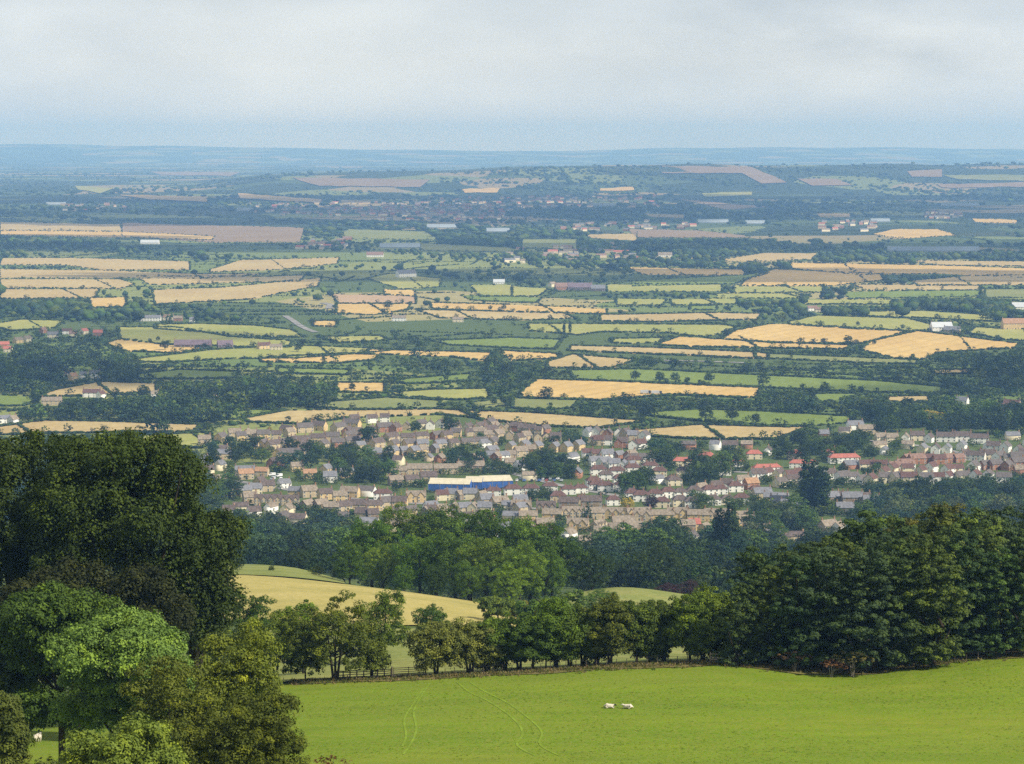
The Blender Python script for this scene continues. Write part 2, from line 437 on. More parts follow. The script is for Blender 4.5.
def fill(mk, poly):
    P = np.array(poly, float); xs = (P[:, 0]+50)*SS; ys = P[:, 1]*SS
    x0, x1 = int(max(0, xs.min()-1)), int(min(MW-1, xs.max()+2)); y0, y1 = int(max(0, ys.min()-1)), int(min(MHt-1, ys.max()+2))
    gx, gy = np.meshgrid(np.arange(x0, x1)+0.5, np.arange(y0, y1)+0.5)
    ins = np.zeros(gx.shape, bool); n = len(P)
    for i in range(n):
        j = (i-1) % n
        c = ((ys[i] > gy) != (ys[j] > gy))
        with np.errstate(divide='ignore', invalid='ignore'):
            c &= gx < (xs[j]-xs[i])*(gy-ys[i])/(ys[j]-ys[i]+1e-12)+xs[i]
        ins ^= c
    mk[y0:y1, x0:x1] |= ins
def inm(mk, px, py):
    i = np.clip((np.asarray(py)*SS).astype(int), 0, MHt-1); j = np.clip(((np.asarray(px)+50)*SS).astype(int), 0, MW-1)
    return mk[i, j]
TUNED = {}
def swell(poly):
    ys_ = [p[1] for p in poly]; c = sum(ys_)/len(ys_)
    return [(p[0], c+(p[1]-c)*(1.22 if c < 308 else 1.06)) for p in poly]
FIELDS = [(k, swell(p)) for k, p in FIELDS]
for k, (kind, poly) in enumerate(FIELDS):
    fill(mask, poly)
    P = []
    n = len(poly)
    for i in range(n):      # cut the edges up so a field lies on the curve of the land
        a, b = poly[i], poly[(i+1) % n]
        m_ = max(1, int(abs(b[0]-a[0])//9))
        for q in range(m_): P.append((a[0]+(b[0]-a[0])*q/m_+(random.uniform(-2, 2) if q else 0), a[1]+(b[1]-a[1])*q/m_+random.uniform(-.45, .45)))
    x, y, z = hit([p[0] for p in P], [p[1] for p in P])
    lift = 0.12 + 0.03*(k % 9) + (4.0 if y.max() > 11500 else 0)
    me = bpy.data.meshes.new('field')
    vs = [(float(a), float(b), float(c)+lift) for a, b, c in zip(x, y, z)]
    me.from_pydata(vs, [], [tuple(range(len(vs)))[::-1]]); me.materials.append(M[kind]); me.update()
    tag(link(bpy.data.objects.new('field', me)), kind='structure')

def ribbon(name, pts, width, mat, lift):
    x, y, z = hit([p[0] for p in pts], [p[1] for p in pts])
    C = []
    for i in range(len(x)-1):
        L = max(2, int(math.hypot(x[i+1]-x[i], y[i+1]-y[i])/ (2.0 if y[0] < 400 else 25)))
        for q in range(L): C.append((x[i]+(x[i+1]-x[i])*q/L, y[i]+(y[i+1]-y[i])*q/L))
    C = np.array(C)
    if len(C) > 6:
        for _ in range(4 if y[0] < 400 else 2): C[1:-1] = (C[:-2]+2*C[1:-1]+C[2:])/4
    T = np.gradient(C, axis=0); T /= np.linalg.norm(T, axis=1)[:, None]+1e-9
    Nn = np.stack([-T[:, 1], T[:, 0]], 1)*width/2
    A, B = C-Nn, C+Nn
    V = np.concatenate([np.c_[A, terr(A[:, 0], A[:, 1])+lift], np.c_[B, terr(B[:, 0], B[:, 1])+lift]])
    n = len(C); i = np.arange(n-1); Q = np.stack([i, i+1, i+n+1, i+n], 1)
    return tag(link(bpy.data.objects.new(name, mesh_np(name, V, Q, mat))), kind='structure')
ribbon('road', [(285,316),(292,320),(300,326),(310,331),(322,334)], 9, M['road'], 0.6)
ribbon('road', [(323,303),(331,305),(328,310)], 12, M['road'], 0.6)
ribbon('road', [(642,360),(700,361.5),(768,364)], 10, M['road'], 0.6)
for pts in ([(285,440),(330,452),(380,450),(430,456),(500,470),(560,486),(640,500),(720,510)], [(230,480),(300,492),(380,503),(470,505),(600,512),(700,540)],
            [(640,455),(700,470),(800,476),(900,484),(1000,486)], [(862,440),(930,446),(1000,462),(1040,470)]):
    ribbon('road', pts, 7, M['road'], 0.25)

# ------------------------------------------------------------------ foreground pasture and slopes
def sheet(name, cols, near, far, mat, lift, n=60):
    """surface between two ground curves given as (column, distance)"""
    us = np.linspace(cols[0], cols[1], 260 if cols[1] > 1500 else 140)
    yn = np.interp(us, [p[0] for p in near], [p[1] for p in near]); yf = np.interp(us, [p[0] for p in far], [p[1] for p in far])
    t = np.linspace(0, 1, n)
    Y = yn[None]*(1-t[:, None]) + yf[None]*t[:, None]
    X = (us[None]-CX)/F*Y*1.015
    Z = terr(X, Y)+lift
    V = np.stack([X, Y, Z], -1).reshape(-1, 3); m = len(us)
    i = np.arange((n-1)*m).reshape(n-1, m)[:, :-1].ravel(); Q = np.stack([i, i+1, i+m+1, i+m], 1)
    return tag(link(bpy.data.objects.new(name, mesh_np(name, V, Q, mat, smooth=True))), kind='structure')
EDGE = [(-700,298),(-200,298),(300,301),(520,300),(620,299),(720,299),(790,297),(850,295.5),(900,298),(1024,301),(1250,302),(1900,306)]
sheet('pasture', (-700, 1900), [(-700,150),(1900,150)], EDGE, M['grass'], 0.22, 110)
sheet('verge', (300, 1250), [(u, y-1.8-1.0*math.sin(u*0.05)-random.uniform(0, 1.6)-(1.5 if 780 < u < 900 else 0)) for u, y in [(300+i*20, np.interp(300+i*20, [e[0] for e in EDGE], [e[1] for e in EDGE])) for i in range(48)]],
      [(u, y+5) for u, y in EDGE], M['verge'], 0.30, 8)
sheet('hay_meadow', (130, 640), [(130,450),(380,430),(520,455),(640,520)], [(130,590),(240,585),(300,580),(400,575),(500,570),(640,570)], M['hay'], 0.25, 70)
sheet('rough_grass', (240, 720), [(240,306),(720,306)], [(240,440),(400,425),(520,450),(640,510),(720,520)], M['rough'], 0.2, 60)
sheet('rough_grass', (560, 760), [(560,590),(760,590)], [(560,690),(760,690)], M['rough'], 0.3, 40)
sheet('rough_grass', (130, 345), [(130,592),(240,588),(345,588)], [(130,720),(345,720)], M['rough'], 0.3, 40)
M['floor'] = dry_mat('pine_litter', (0.05, 0.035, 0.02), (0.07, 0.05, 0.03), (0.05, 0.05, 0.02))
sheet('forest_floor', (735, 1250), [(735,299),(790,299),(850,296),(900,300),(1250,303)], [(735,360),(1250,360)], M['floor'], 0.38, 14)
for pts in ([(457,684),(470,696),(480,698),(503,712),(518,725),(527,735),(520,743),(510,746),(526,754),(546,762)],
            [(470,684),(485,695),(505,702),(528,720),(546,735),(540,742),(534,746),(551,754),(569,762)],
            [(430,685),(420,700),(412,715),(418,730),(412,745),(400,760)], [(424,690),(414,705),(402,722),(408,738),(400,752)]):
    ribbon('wheel_track', pts, 0.26, M['track'], 0.25)

# ------------------------------------------------------------------ trees
def crown(seed, lobes, nclump, nleaf, leaf, rc, flat=0.75, shell=0.62, droop=0.0, zmin=None):
    """leaf quads in clumps over overlapping lobes. lobes: (x,y,z,rx,ry,rz). returns V, Q, tint, clump centres"""
    rg = np.random.default_rng(seed)
    L = np.array(lobes, float)
    w = (L[:, 3]*L[:, 4]+L[:, 3]*L[:, 5]*2); w /= w.sum()
    C = []
    while len(C) < nclump:
        k = rg.choice(len(L), p=w); d = rg.normal(size=3); d /= np.linalg.norm(d)
        if d[2] < -0.75: continue
        r = rg.uniform(shell, 1.0)**0.6*(1+0.10*rg.normal())
        p = L[k, :3]+d*L[k, 3:6]*r
        q = (p-L[:, :3])/L[:, 3:6]; q = (q**2).sum(1); q[k] = 9
        if (q < 0.30).any(): continue
        if zmin is not None and p[2] < zmin: continue
        C.append(p)
    C = np.array(C)
    n = nclump*nleaf
    ci = np.repeat(np.arange(nclump), nleaf)
    d = rg.normal(size=(n, 3)); d[:, 2] = np.abs(d[:, 2])*1.1-0.45; d /= np.linalg.norm(d, axis=1)[:, None]
    rr = rc*(rg.uniform(0.6, 1.45, nclump))[ci]*rg.uniform(0.35, 1, n)**0.45
    P = C[ci]+d*rr[:, None]*np.array([1, 1, flat])
    P[:, 2] -= droop*rg.random(n)**2*rc
    nr = d*1.2+rg.normal(size=(n, 3))*0.38+np.array([0, 0, 0.45]); nr /= np.linalg.norm(nr, axis=1)[:, None]
    a = np.cross(nr, rg.normal(size=(n, 3))); a /= np.linalg.norm(a, axis=1)[:, None]+1e-9
    b = np.cross(nr, a); s = (leaf*rg.uniform(0.6, 1.4, n))[:, None]
    V = np.stack([P-a*s*0.5, P-b*s*0.36, P+a*s*0.5, P+b*s*0.36], 1).reshape(-1, 3)
    Q = np.arange(n*4).reshape(n, 4)
    tc = rg.normal(0.45, 0.19, nclump)[ci]+rg.normal(0, 0.07, n)
    return V, Q, np.repeat(np.clip(tc, 0, 1), 4), C

def trunk_mb(seed, C, h, r, base=0.0, nl=9, forks=1, lean=0.0):
    rg = random.Random(seed); mb = MB()
    zc = sorted(c[2] for c in C)[int(len(C)*0.55)]
    for f in range(forks):
        ox = (f-(forks-1)/2)*r*2.2; dx = ox*1.8
        pts = [(ox*0.6, 0, base-0.6), (ox, 0, base+h*0.12), (ox+dx*0.5+lean, rg.uniform(-.3, .3), base+h*0.35), (ox+dx+lean*1.5, rg.uniform(-.5, .5), zc)]
        mb.tube(pts, [r*1.35, r, r*0.8, r*0.4], 8)
    idx = rg.sample(range(len(C)), min(nl, len(C)))
    for k in idx:
        c = C[k]; z0 = rg.uniform(h*0.2, h*0.45)
        z0 = min(z0, c[2]-0.3)
        a = Vector((lean, 0, base+z0)); e = Vector(c); m_ = a.lerp(e, 0.5)+Vector((0, 0, -0.05*h*rg.random()))
        mb.tube([a, m_, e], [r*0.55, r*0.3, r*0.08], 5)
    return mb

def tree_from(name, x, y, z, crown_me, trunk_me, color, scale=(1, 1, 1), rz=0.0):
    t = empty(name, (x, y, z), rz)
    t.scale = scale
    if trunk_me is not None: link(bpy.data.objects.new('trunk', trunk_me), t)
    c = link(bpy.data.objects.new('crown', crown_me), t); c.color = tuple(color)+(1,)
    return t

def big_tree(name, px, y, h, lobes, color, label, cat='tree', group=None, seed=1, ncl=260, nlf=90, leaf=0.3, rc=1.1, tr=0.35,
             forks=1, droop=0.3, zmin=None, lean=0.0, flat=0.75, shell=0.62, nl=9):
    """a single tree modelled at full size; lobes are given as fractions of its height"""
    L = [tuple(v*h for v in lb) for lb in lobes]
    V, Q, ti, C = crown(seed, L, ncl, nlf, leaf, rc, flat, shell, droop, zmin)
    cm = mesh_np('crown', V, Q, M['leaf'], tint=ti)
    tm = trunk_mb(seed, C, h, tr, 0, nl, forks, lean).mesh('trunk', M['bark'])
    x, yy, z = at(px, y)
    t = tree_from(name, x, yy, z, cm, tm, color)
    tag(t, label, cat, group); return t

def hfor(px, y, toprow):
    x, yy, z = at(px, y); return zrow(toprow, y)-z

def blob(rx, zc, rz, k=6, seed=0, spread=0.62, lr=0.34, n=None):
    """a round head: a core with many separate boughs spread over it, in fractions of height"""
    rg = random.Random(seed); L = [(0, 0, zc, rx*0.62, rx*0.62, rz*0.66)]
    n = n or k*3
    for i in range(n):
        u = 1-2*(i+0.5)/n; u = max(-0.72, u)+rg.uniform(-.08, .08); a = i*2.39996+rg.uniform(-.35, .35)
        q = math.sqrt(max(0, 1-u*u)); e = rg.uniform(0.62, 0.86); r = lr*rg.uniform(.62, 1.15)
        L.append((rx*e*q*math.cos(a), rx*e*q*math.sin(a), zc+rz*e*u, rx*r, rx*r, rz*r*rg.uniform(.6, .9)))
    return L

# --- great dark beeches on the left
DK = (0.042, 0.064, 0.010)
def bt(name, px, y, top, rx_px, color, label, **kw):
    h = hfor(px, y, top); rx = rx_px*y/F/h
    zc = kw.pop('zc', 0.56); rz = kw.pop('rz', 0.44); k = kw.pop('k', 8); sp = kw.pop('spread', 0.58); lr = kw.pop('lr', 0.34)
    return big_tree(name, px, y, h, blob(rx, zc, rz, k, kw.get('seed', 1), sp, lr), color, label, **kw)
BG = 'great dark beeches at the left'
def dome(name, px, y, top, rx_px, color, label, seed, lobes, ncl, nlf=110, **kw):
    """lobes in view columns and rows, as (column, row, half width, half height), given depth of their own"""
    h = hfor(px, y, top); q = y/F; rg = random.Random(seed); L = []
    base = at(px, y)[2]
    for (c, r, a, b) in lobes:
        X0, Y0, Z0, A, B = ((c-px)*q)/h, rg.uniform(-.10, .08), (zrow(r, y)-base)/h, a*q/h, b*q/h
        L.append((X0, Y0, Z0, A*.72, max(A*.72, .16), B*.72))
        for i in range(9):
            t = rg.uniform(-0.35, math.pi+0.35); f = rg.uniform(-1, .3); e = rg.uniform(.74, .93); cf = math.sqrt(max(0, 1-f*f*.8)); rr = rg.uniform(.22, .40)
            L.append((X0+A*e*cf*math.cos(t), Y0+A*e*f, Z0+B*e*cf*math.sin(t), A*rr, A*rr, B*rr*.7))
    return big_tree(name, px, y, h, L, color, label, seed=seed, ncl=ncl, nlf=nlf, **kw)
KW = dict(leaf=0.30, rc=1.0, tr=0.7, droop=1.6, group=BG, nl=14, flat=0.62)
dome('beech_tree', 135, 262, 431, 0, DK, 'huge dark beech with a broad dome crown, tallest tree at the left', 3,
     [(130,500,70,66),(100,520,62,60),(150,530,55,60),(95,465,48,34),(150,462,46,32),(182,478,32,34),(120,560,80,55),(175,540,45,50),(70,520,50,50),(128,452,32,22)], 1000, **KW)
dome('beech_tree', 20, 266, 433, 0, (0.038, 0.058, 0.010), 'huge dark beech cut off by the left edge of the view', 4,
     [(20,500,70,66),(0,525,60,60),(40,520,60,55),(-20,470,45,36),(45,462,46,30),(10,455,40,24),(80,480,36,40),(20,580,80,60),(-40,540,50,60),(62,545,40,50)], 900, **KW)
dome('beech_tree', 196, 264, 503, 0, (0.034, 0.052, 0.009), 'dark beech with drooping leafy skirt, right end of the big left group', 5,
     [(203,612,36,38),(205,545,34,42),(190,585,42,40),(222,530,18,22),(222,570,17,34),(180,520,30,30)], 420, **KW)
dome('beech_tree', 80, 252, 560, 0, (0.030, 0.036, 0.010), 'lower dark beech beneath the two tallest beeches', 6,
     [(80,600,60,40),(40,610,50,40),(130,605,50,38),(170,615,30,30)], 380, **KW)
# --- nearer trees, bottom left
LG = 'mixed trees in the near left corner'
LK = dict(cat='tree', group=LG, flat=0.7)
dome('sycamore_tree', 60, 222, 583, 0, (0.058, 0.098, 0.014), 'mid green round sycamore in front of the dark beeches', 11, [(60,630,58,44),(28,618,34,28),(92,616,34,28),(60,604,36,20),(60,690,60,55),(76,716,30,30)], 560, 120, leaf=0.25, rc=0.85, tr=0.35, droop=0.5, **LK)
bt('sycamore_tree', -8, 226, 612, 58, (0.042, 0.065, 0.016), 'deep green tree at the left edge below the mid green sycamore', group=LG, seed=12, ncl=420, nlf=110, leaf=0.27, rc=0.95, tr=0.35)
dome('ash_tree', 128, 200, 609, 0, (0.13, 0.205, 0.038), 'bright fresh green ash tree with feathery rounded crown', 13, [(128,668,64,54),(92,652,36,32),(164,652,36,30),(128,632,42,24),(110,705,52,42),(158,700,44,40)], 640, 130, leaf=0.22, rc=0.75, tr=0.3, droop=0.7, **LK)
bt('hawthorn_tree', 236, 190, 618, 54, (0.135, 0.16, 0.018), 'thin olive-yellow tree right of the bright ash', group=LG, seed=14, ncl=400, nlf=100, leaf=0.2, rc=0.75, tr=0.16, forks=2, shell=0.4, nl=16)
bt('hawthorn_tree', 170, 184, 655, 56, (0.10, 0.118, 0.015), 'brownish olive thorn tree between the bright ash and the front bush', group=LG, seed=15, ncl=380, nlf=110, leaf=0.19, rc=0.7, tr=0.15, forks=2, nl=10)
bt('hawthorn_tree', 250, 152, 686, 58, (0.072, 0.088, 0.011), 'dense olive-brown bush beside the pasture, nearest at the bottom', group=LG, seed=16, ncl=520, nlf=120, leaf=0.15, rc=0.5, tr=0.12, forks=2)
bt('elder_tree', 122, 150, 722, 70, (0.14, 0.185, 0.025), 'yellow-flecked light green bush along the bottom edge', group=LG, seed=17, ncl=560, nlf=120, leaf=0.19, rc=0.6, tr=0.12, zc=0.6, rz=0.4)
bt('elder_tree', 2, 172, 684, 27, (0.085, 0.105, 0.018), 'small mid green bush in the bottom left corner', group=LG, seed=18, ncl=260, nlf=110, leaf=0.2, rc=0.6, tr=0.12)
bt('elder_tree', 40, 140, 757, 30, (0.07, 0.09, 0.016), 'low leafy bush just showing at the bottom left under the sheep', group=LG, seed=19, ncl=120, nlf=70, leaf=0.22, rc=0.5, tr=0.1)
bt('thorn_bush', 335, 140, 757, 34, (0.13, 0.07, 0.025), 'reddish brown twiggy bush top at the bottom edge of the pasture', group=LG, seed=20, ncl=90, nlf=22, leaf=0.16, rc=0.4, tr=0.08, nl=16)

# --- thorn trees on the far left side of the pasture
HG = 'hedgerow trees along the far edge of the pasture'
def ht(px, y, top, rx, color, label, **kw):
    kw.setdefault('zc', 0.56); kw.setdefault('rz', 0.45); kw.setdefault('lr', 0.36); kw.setdefault('group', HG)
    kw.setdefault('ncl', 190); kw.setdefault('nlf', 80); kw.setdefault('leaf', 0.22); kw.setdefault('rc', 0.62); kw.setdefault('tr', 0.16); kw.setdefault('k', 7)
    kw.setdefault('nl', 12)
    color = (color[0]*1.05, color[1]*1.32, color[2])
    return bt(kw.pop('name', 'hawthorn_tree'), px, y, top, rx, color, label, **kw)
ht(205, 320, 612, 26, (0.085, 0.095, 0.03), 'grey-green rounded shrub at the foot of the great beech', seed=31)
ht(252, 325, 594, 30, (0.05, 0.07, 0.014), 'dark green tree under the left end of the hay meadow', seed=32)
ht(275, 303, 612, 42, (0.10, 0.105, 0.014), 'orange-tinged brown-green hedgerow tree, leftmost by the rails', seed=33, ncl=280, forks=2)
ht(335, 302, 600, 46, (0.085, 0.085, 0.014), 'largest olive hedgerow tree, standing over the wooden rails', seed=34, ncl=360, forks=3)
ht(372, 304, 640, 17, (0.10, 0.10, 0.02), 'small olive shrub at the left end of the wooden rails', seed=35, ncl=90)
ht(385, 345, 592, 25, (0.085, 0.10, 0.015), 'yellow-green tree behind the hedgerow, below the hay meadow', seed=36, ncl=200)
ht(303, 330, 600, 26, (0.095, 0.12, 0.016), 'bright yellow-green tree top between two hedgerow trees', seed=37)
ht(430, 405, 604, 17, (0.055, 0.075, 0.016), 'small dark round thorn alone on the meadow behind the gate', seed=38, ncl=110)
hr = [(436, 622, 24, (0.125, 0.11, 0.028), 'brown-leaved thorn tree right beside the field gate', 2),
      (470, 620, 26, (0.15, 0.13, 0.035), 'tan-leaved thorn tree next to the brown-leaved one', 3),
      (505, 616, 25, (0.07, 0.09, 0.014), 'dark olive thorn tree right of the tan-leaved one', 2),
      (533, 614, 24, (0.05, 0.068, 0.012), 'dark green bushy thorn tree left of the yellow-topped one', 1),
      (556, 598, 25, (0.09, 0.115, 0.014), 'yellow-topped green thorn tree in the left half of the hedgerow', 2),
      (583, 606, 24, (0.06, 0.072, 0.013), 'plain dark thorn tree right of the yellow-topped one', 2),
      (610, 596, 27, (0.09, 0.085, 0.016), 'rusty-topped thorn tree in the middle of the hedgerow', 2),
      (637, 600, 25, (0.062, 0.072, 0.012), 'dark brown-green thorn tree right of the rusty-topped one', 1),
      (664, 600, 25, (0.06, 0.068, 0.012), 'deep green broad thorn tree in the right part of the hedgerow', 2),
      (690, 592, 25, (0.085, 0.10, 0.013), 'yellowish broad thorn tree near the right end of the hedgerow', 1),
      (487, 628, 17, (0.11, 0.10, 0.025), 'small tan-green thorn tree squeezed beside the tan-leaved one', 2),
      (519, 626, 17, (0.06, 0.075, 0.013), 'slim dark thorn tree between the olive and dark green ones', 2),
      (570, 612, 18, (0.065, 0.08, 0.013), 'slim green thorn tree right of the yellow-topped one', 2),
      (597, 612, 18, (0.07, 0.078, 0.013), 'slim olive thorn tree just left of the rusty-topped one', 2),
      (651, 608, 18, (0.06, 0.072, 0.012), 'slim dark thorn tree left of the deep green one', 2),
      (703, 600, 18, (0.08, 0.095, 0.013), 'slim yellow-green thorn tree next to the right end of the hedgerow', 2),
      (716, 588, 25, (0.10, 0.112, 0.015), 'bright olive tree at the right end of the hedgerow by the pine wood', 1)]
for i, (px, top, rx, c, lab, fk) in enumerate(hr):
    ht(px, 303.5+(i % 3)*1.2, top, rx*1.10, c, lab, seed=50+i, forks=fk, ncl=280, nlf=95)
for i, (px, top, rx, c, lab) in enumerate([ (546, 628, 18, (0.05, 0.062, 0.012), 'low hedge bush left of the yellow-topped thorn tree'),
         (597, 628, 19, (0.065, 0.068, 0.013), 'low hedge bush left of the rusty-topped thorn tree'),
         (650, 628, 20, (0.06, 0.07, 0.012), 'low hedge bush beside the deep green thorn tree'),
         (704, 622, 20, (0.07, 0.082, 0.014), 'low hedge bush left of the bright olive tree'),
        (728, 600, 24, (0.06, 0.075, 0.015), 'dark bush where the hedgerow runs into the pine wood'), (305, 630, 24, (0.07, 0.078, 0.013), 'low dark thorn between the two leftmost hedgerow trees'),
        (490, 640, 17, (0.11, 0.11, 0.03), 'low tan hedge bush left of the dark olive thorn')]):
    ht(px, 307, top, rx, c, lab, seed=90+i, name='hawthorn_bush', group='low bushes filling the hedgerow', ncl=150, nlf=80, zc=0.52, rz=0.5, tr=0.1)
for i, (px, y, top, rx, c, lab) in enumerate([(498, 470, 596, 22, (0.09, 0.10, 0.02), 'low olive bush at the foot of the round tree clump'),
      (534, 420, 596, 16, (0.06, 0.085, 0.02), 'small green shrub showing over the hedgerow under the clump'),
      (570, 500, 590, 20, (0.08, 0.10, 0.025), 'pale green shrub between the clump and the rough green slope'),
      (520, 500, 604, 22, (0.10, 0.08, 0.02), 'brownish shrub behind the middle of the hedgerow')]):
    ht(px, y, top, rx, c, lab, seed=70+i, name='hawthorn_bush', group='bushes behind the hedgerow', ncl=110, leaf=0.35)

# --- instanced kinds ------------------------------------------------------
PROTO = {}
def mkproto(key, kind, seed, ncl, nlf, leaf, rc):
    """unit-height crown and trunk"""
    rg = random.Random(seed)
    if kind == 'round':
        L = blob(rg.uniform(0.42, 0.50), 0.53, 0.47, 7, seed)
        V, Q, ti, C = crown(seed, L, ncl, nlf, leaf, rc, 0.75, 0.62, 0.01)
        tm = trunk_mb(seed, C, 1.0, 0.022, 0, 6).mesh('trunk', M['bark'])
    elif kind == 'pine':
        L = []
        for i in range(9):
            z = 0.13+0.092*i; r = (0.235*(1-(max(0, z-0.45)/0.62)**1.7))*rg.uniform(0.85, 1.12)
            a = rg.uniform(0, 6.28); e_ = rg.uniform(.02, .10); L.append((e_*math.cos(a), e_*math.sin(a), z+rg.uniform(-.03, .03), r, r, rg.uniform(.07, .11)))
        L.append((0, 0, 0.93, 0.08, 0.08, 0.07))
        V, Q, ti, C = crown(seed, L, ncl, nlf, leaf, rc, 0.62, 0.5, 0.0)
        tm = trunk_mb(seed, C, 1.0, 0.014, 0, 10).mesh('trunk', M['bark'])
    elif kind == 'poplar':
        L = [(0, 0, 0.2+0.13*i, 0.12*(1-abs(i-2)/7), 0.12*(1-abs(i-2)/7), 0.16) for i in range(6)]
        V, Q, ti, C = crown(seed, L, ncl, nlf, leaf, rc, 1.3, 0.6, 0.0)
        tm = trunk_mb(seed, C, 1.0, 0.014, 0, 4).mesh('trunk', M['bark'])
    elif kind == 'fir':
        L = [(0, 0, 0.12+0.1*i, 0.26*(1-i/9.5), 0.26*(1-i/9.5), 0.07) for i in range(9)]
        V, Q, ti, C = crown(seed, L, ncl, nlf, leaf, rc, 0.6, 0.6, 0.0)
        tm = trunk_mb(seed, C, 1.0, 0.014, 0, 3).mesh('trunk', M['bark'])
    PROTO[key] = (mesh_np('crown', V, Q, M['leaf'], tint=ti), tm)
    return V, Q, ti
for i in range(5): mkproto(('pineN', i), 'pine', 100+i, 300, 75, 0.018, 0.036)
for i in range(5): mkproto(('roundN', i), 'round', 110+i, 420, 70, 0.016, 0.052)     # about 600 m off
RND = {}
for i in range(6): RND[i] = mkproto(('round', i), 'round', 120+i, 190, 26, 0.040, 0.075)
for i in range(2): mkproto(('poplar', i), 'poplar', 130+i, 110, 26, 0.038, 0.05)
for i in range(2): mkproto(('fir', i), 'fir', 135+i, 110, 26, 0.036, 0.05)

ORD = ['leftmost', 'second', 'third', 'fourth', 'fifth', 'sixth', 'seventh', 'eighth', 'ninth', 'tenth', 'eleventh', 'twelfth', 'thirteenth', 'fourteenth',
       'fifteenth', 'sixteenth', 'seventeenth', 'eighteenth', 'nineteenth', 'twentieth', 'twenty-first', 'twenty-second', 'twenty-third', 'twenty-fourth',
       'twenty-fifth', 'twenty-sixth', 'twenty-seventh', 'twenty-eighth', 'twenty-ninth', 'thirtieth']
def ordl(i): return ORD[0] if i == 0 else ORD[i]+' from left'
def short(a, b): return a if len(a.replace('-', ' ').split()) <= 16 else b
CN = {'dark': 'dark green', 'mid': 'mid green', 'olive': 'olive green', 'blue': 'blue-green', 'purple': 'purple-leaved', 'yellow': 'yellow', 'pale': 'pale green'}
CC = {'dark': (0.032, 0.055, 0.014), 'mid': (0.066, 0.112, 0.016), 'olive': (0.095, 0.13, 0.018), 'blue': (0.036, 0.07, 0.034), 'purple': (0.045, 0.022, 0.028), 'yellow': (0.32, 0.27, 0.03), 'pale': (0.10, 0.13, 0.05)}
TREE_DISKS = []
def put(kind, name, x, y, z, h, w, tone, label, group, cat='tree', sub=None):
    keys = [k for k in PROTO if k[0] == kind]; me = PROTO[random.choice(keys)]
    c = CC[tone]; f = random.uniform(0.85, 1.2)
    t = tree_from(name, x, y, z-0.1, me[0], me[1], tuple(v*f*random.uniform(0.93, 1.07) for v in c), (w, w, h), random.uniform(0, 6.28))
    tag(t, label, cat, group)
    px, py = project(x, y, z); TREE_DISKS.append((px, py, h*F/y))
    return t

# pine wood right of the pasture, three deep
PW = 'pines of the dark wood right of the pasture'
def ptop(px): return float(np.interp(px, [715, 735, 755, 790, 830, 870, 930, 980, 1024, 1200], [590, 572, 545, 545, 530, 521, 514, 517, 520, 525]))
rows = [(298, 'front row', [738, 768, 800, 829, 866, 900, 934, 968, 1001, 1034]), (307, 'second row', [752, 786, 820, 852, 884, 918, 950, 986, 1019, 1052]),
        (318, 'third row', [770, 804, 838, 870, 903, 937, 970, 1004, 1040]), (330, 'back row', [790, 825, 858, 893, 930, 965, 1000, 1036]), (345, 'hindmost row', [780, 815, 850, 880, 915, 948, 985, 1020])]
for rdist, rname, pxs in rows:
    for i, px in enumerate(pxs):
        y = rdist+random.uniform(-1.5, 1.5)+(-3 if 810 < px < 880 and rdist == 298 else 0)+(4 if px > 960 else 0)
        j = random.uniform(-8, 10)+{298: 16, 307: 6, 318: 0, 330: -2, 345: 6}[rdist]
        h = hfor(px, y, ptop(px)+j)
        x, yy, z = at(px, y)
        tone = random.choice(['pineA', 'pineB', 'pineC']); h *= random.uniform(0.93, 1.05)
        CC.update(pineA=(0.052, 0.084, 0.020), pineB=(0.068, 0.098, 0.018), pineC=(0.040, 0.068, 0.022))
        if (i*7+int(rdist)) % 11 == 3 and rdist > 300:
            put('roundN', 'oak_tree', x, yy, z, h, h*0.8, 'olive', 'broad olive oak among the pines, standing in the %s at place %d' % (rname, i+1), 'oaks mixed into the pine wood'); continue
        put('pineN', 'pine_tree', x, yy, z, h, h*random.uniform(0.95, 1.15), tone, 'tall dark pine, %s in the %s of the right-hand wood' % (ordl(i), rname), PW)
for i, (px, y, top, rx, c) in enumerate([(905, 338, 507, 34, (0.085, 0.085, 0.016)), (945, 342, 503, 38, (0.08, 0.083, 0.016)), (985, 340, 512, 30, (0.06, 0.07, 0.018))]):
    bt('oak_tree', px, y, top, rx, c, ['olive oak crown rising behind the pines, left one', 'tallest olive oak crown behind the pine wood', 'darker olive oak crown behind the pines, right one'][i],
       group='oaks behind the pine wood', seed=150+i, ncl=300, nlf=80, leaf=0.33, rc=0.9)
for i, (px, y, h, c, lab) in enumerate([(832, 290.5, 2.2, (0.12, 0.06, 0.03), 'rust-red dead thorn on bare stems before the pine wood'),
                                        (795, 294, 2.6, (0.10, 0.06, 0.03), 'small rust-brown shrub tucked at the foot of the pines'),
                                        (853, 291, 3.2, (0.10, 0.09, 0.03), 'thin grey-green shrub beside the rust-red dead thorn')]):
    x, y, z = at(px, y)
    L = [(0, 0, h*0.75, h*0.75, h*0.5, h*0.22), (h*0.4, 0, h*0.7, h*0.5, h*0.4, h*0.2)]
    V, Q, ti, C = crown(160+i, L, 45, 45, 0.16, 0.28, 0.5, 0.5, 0.1)
    t = tree_from('thorn_bush', x, y, z+0.2, mesh_np('crown', V, Q, M['leaf'], tint=ti), trunk_mb(160+i, C, h, 0.06, 0, 8, 3).mesh('trunk', simple('pale_stem', (0.22, 0.19, 0.15))), c)
    tag(t, lab, 'bush', 'shrubs at the foot of the pine wood')

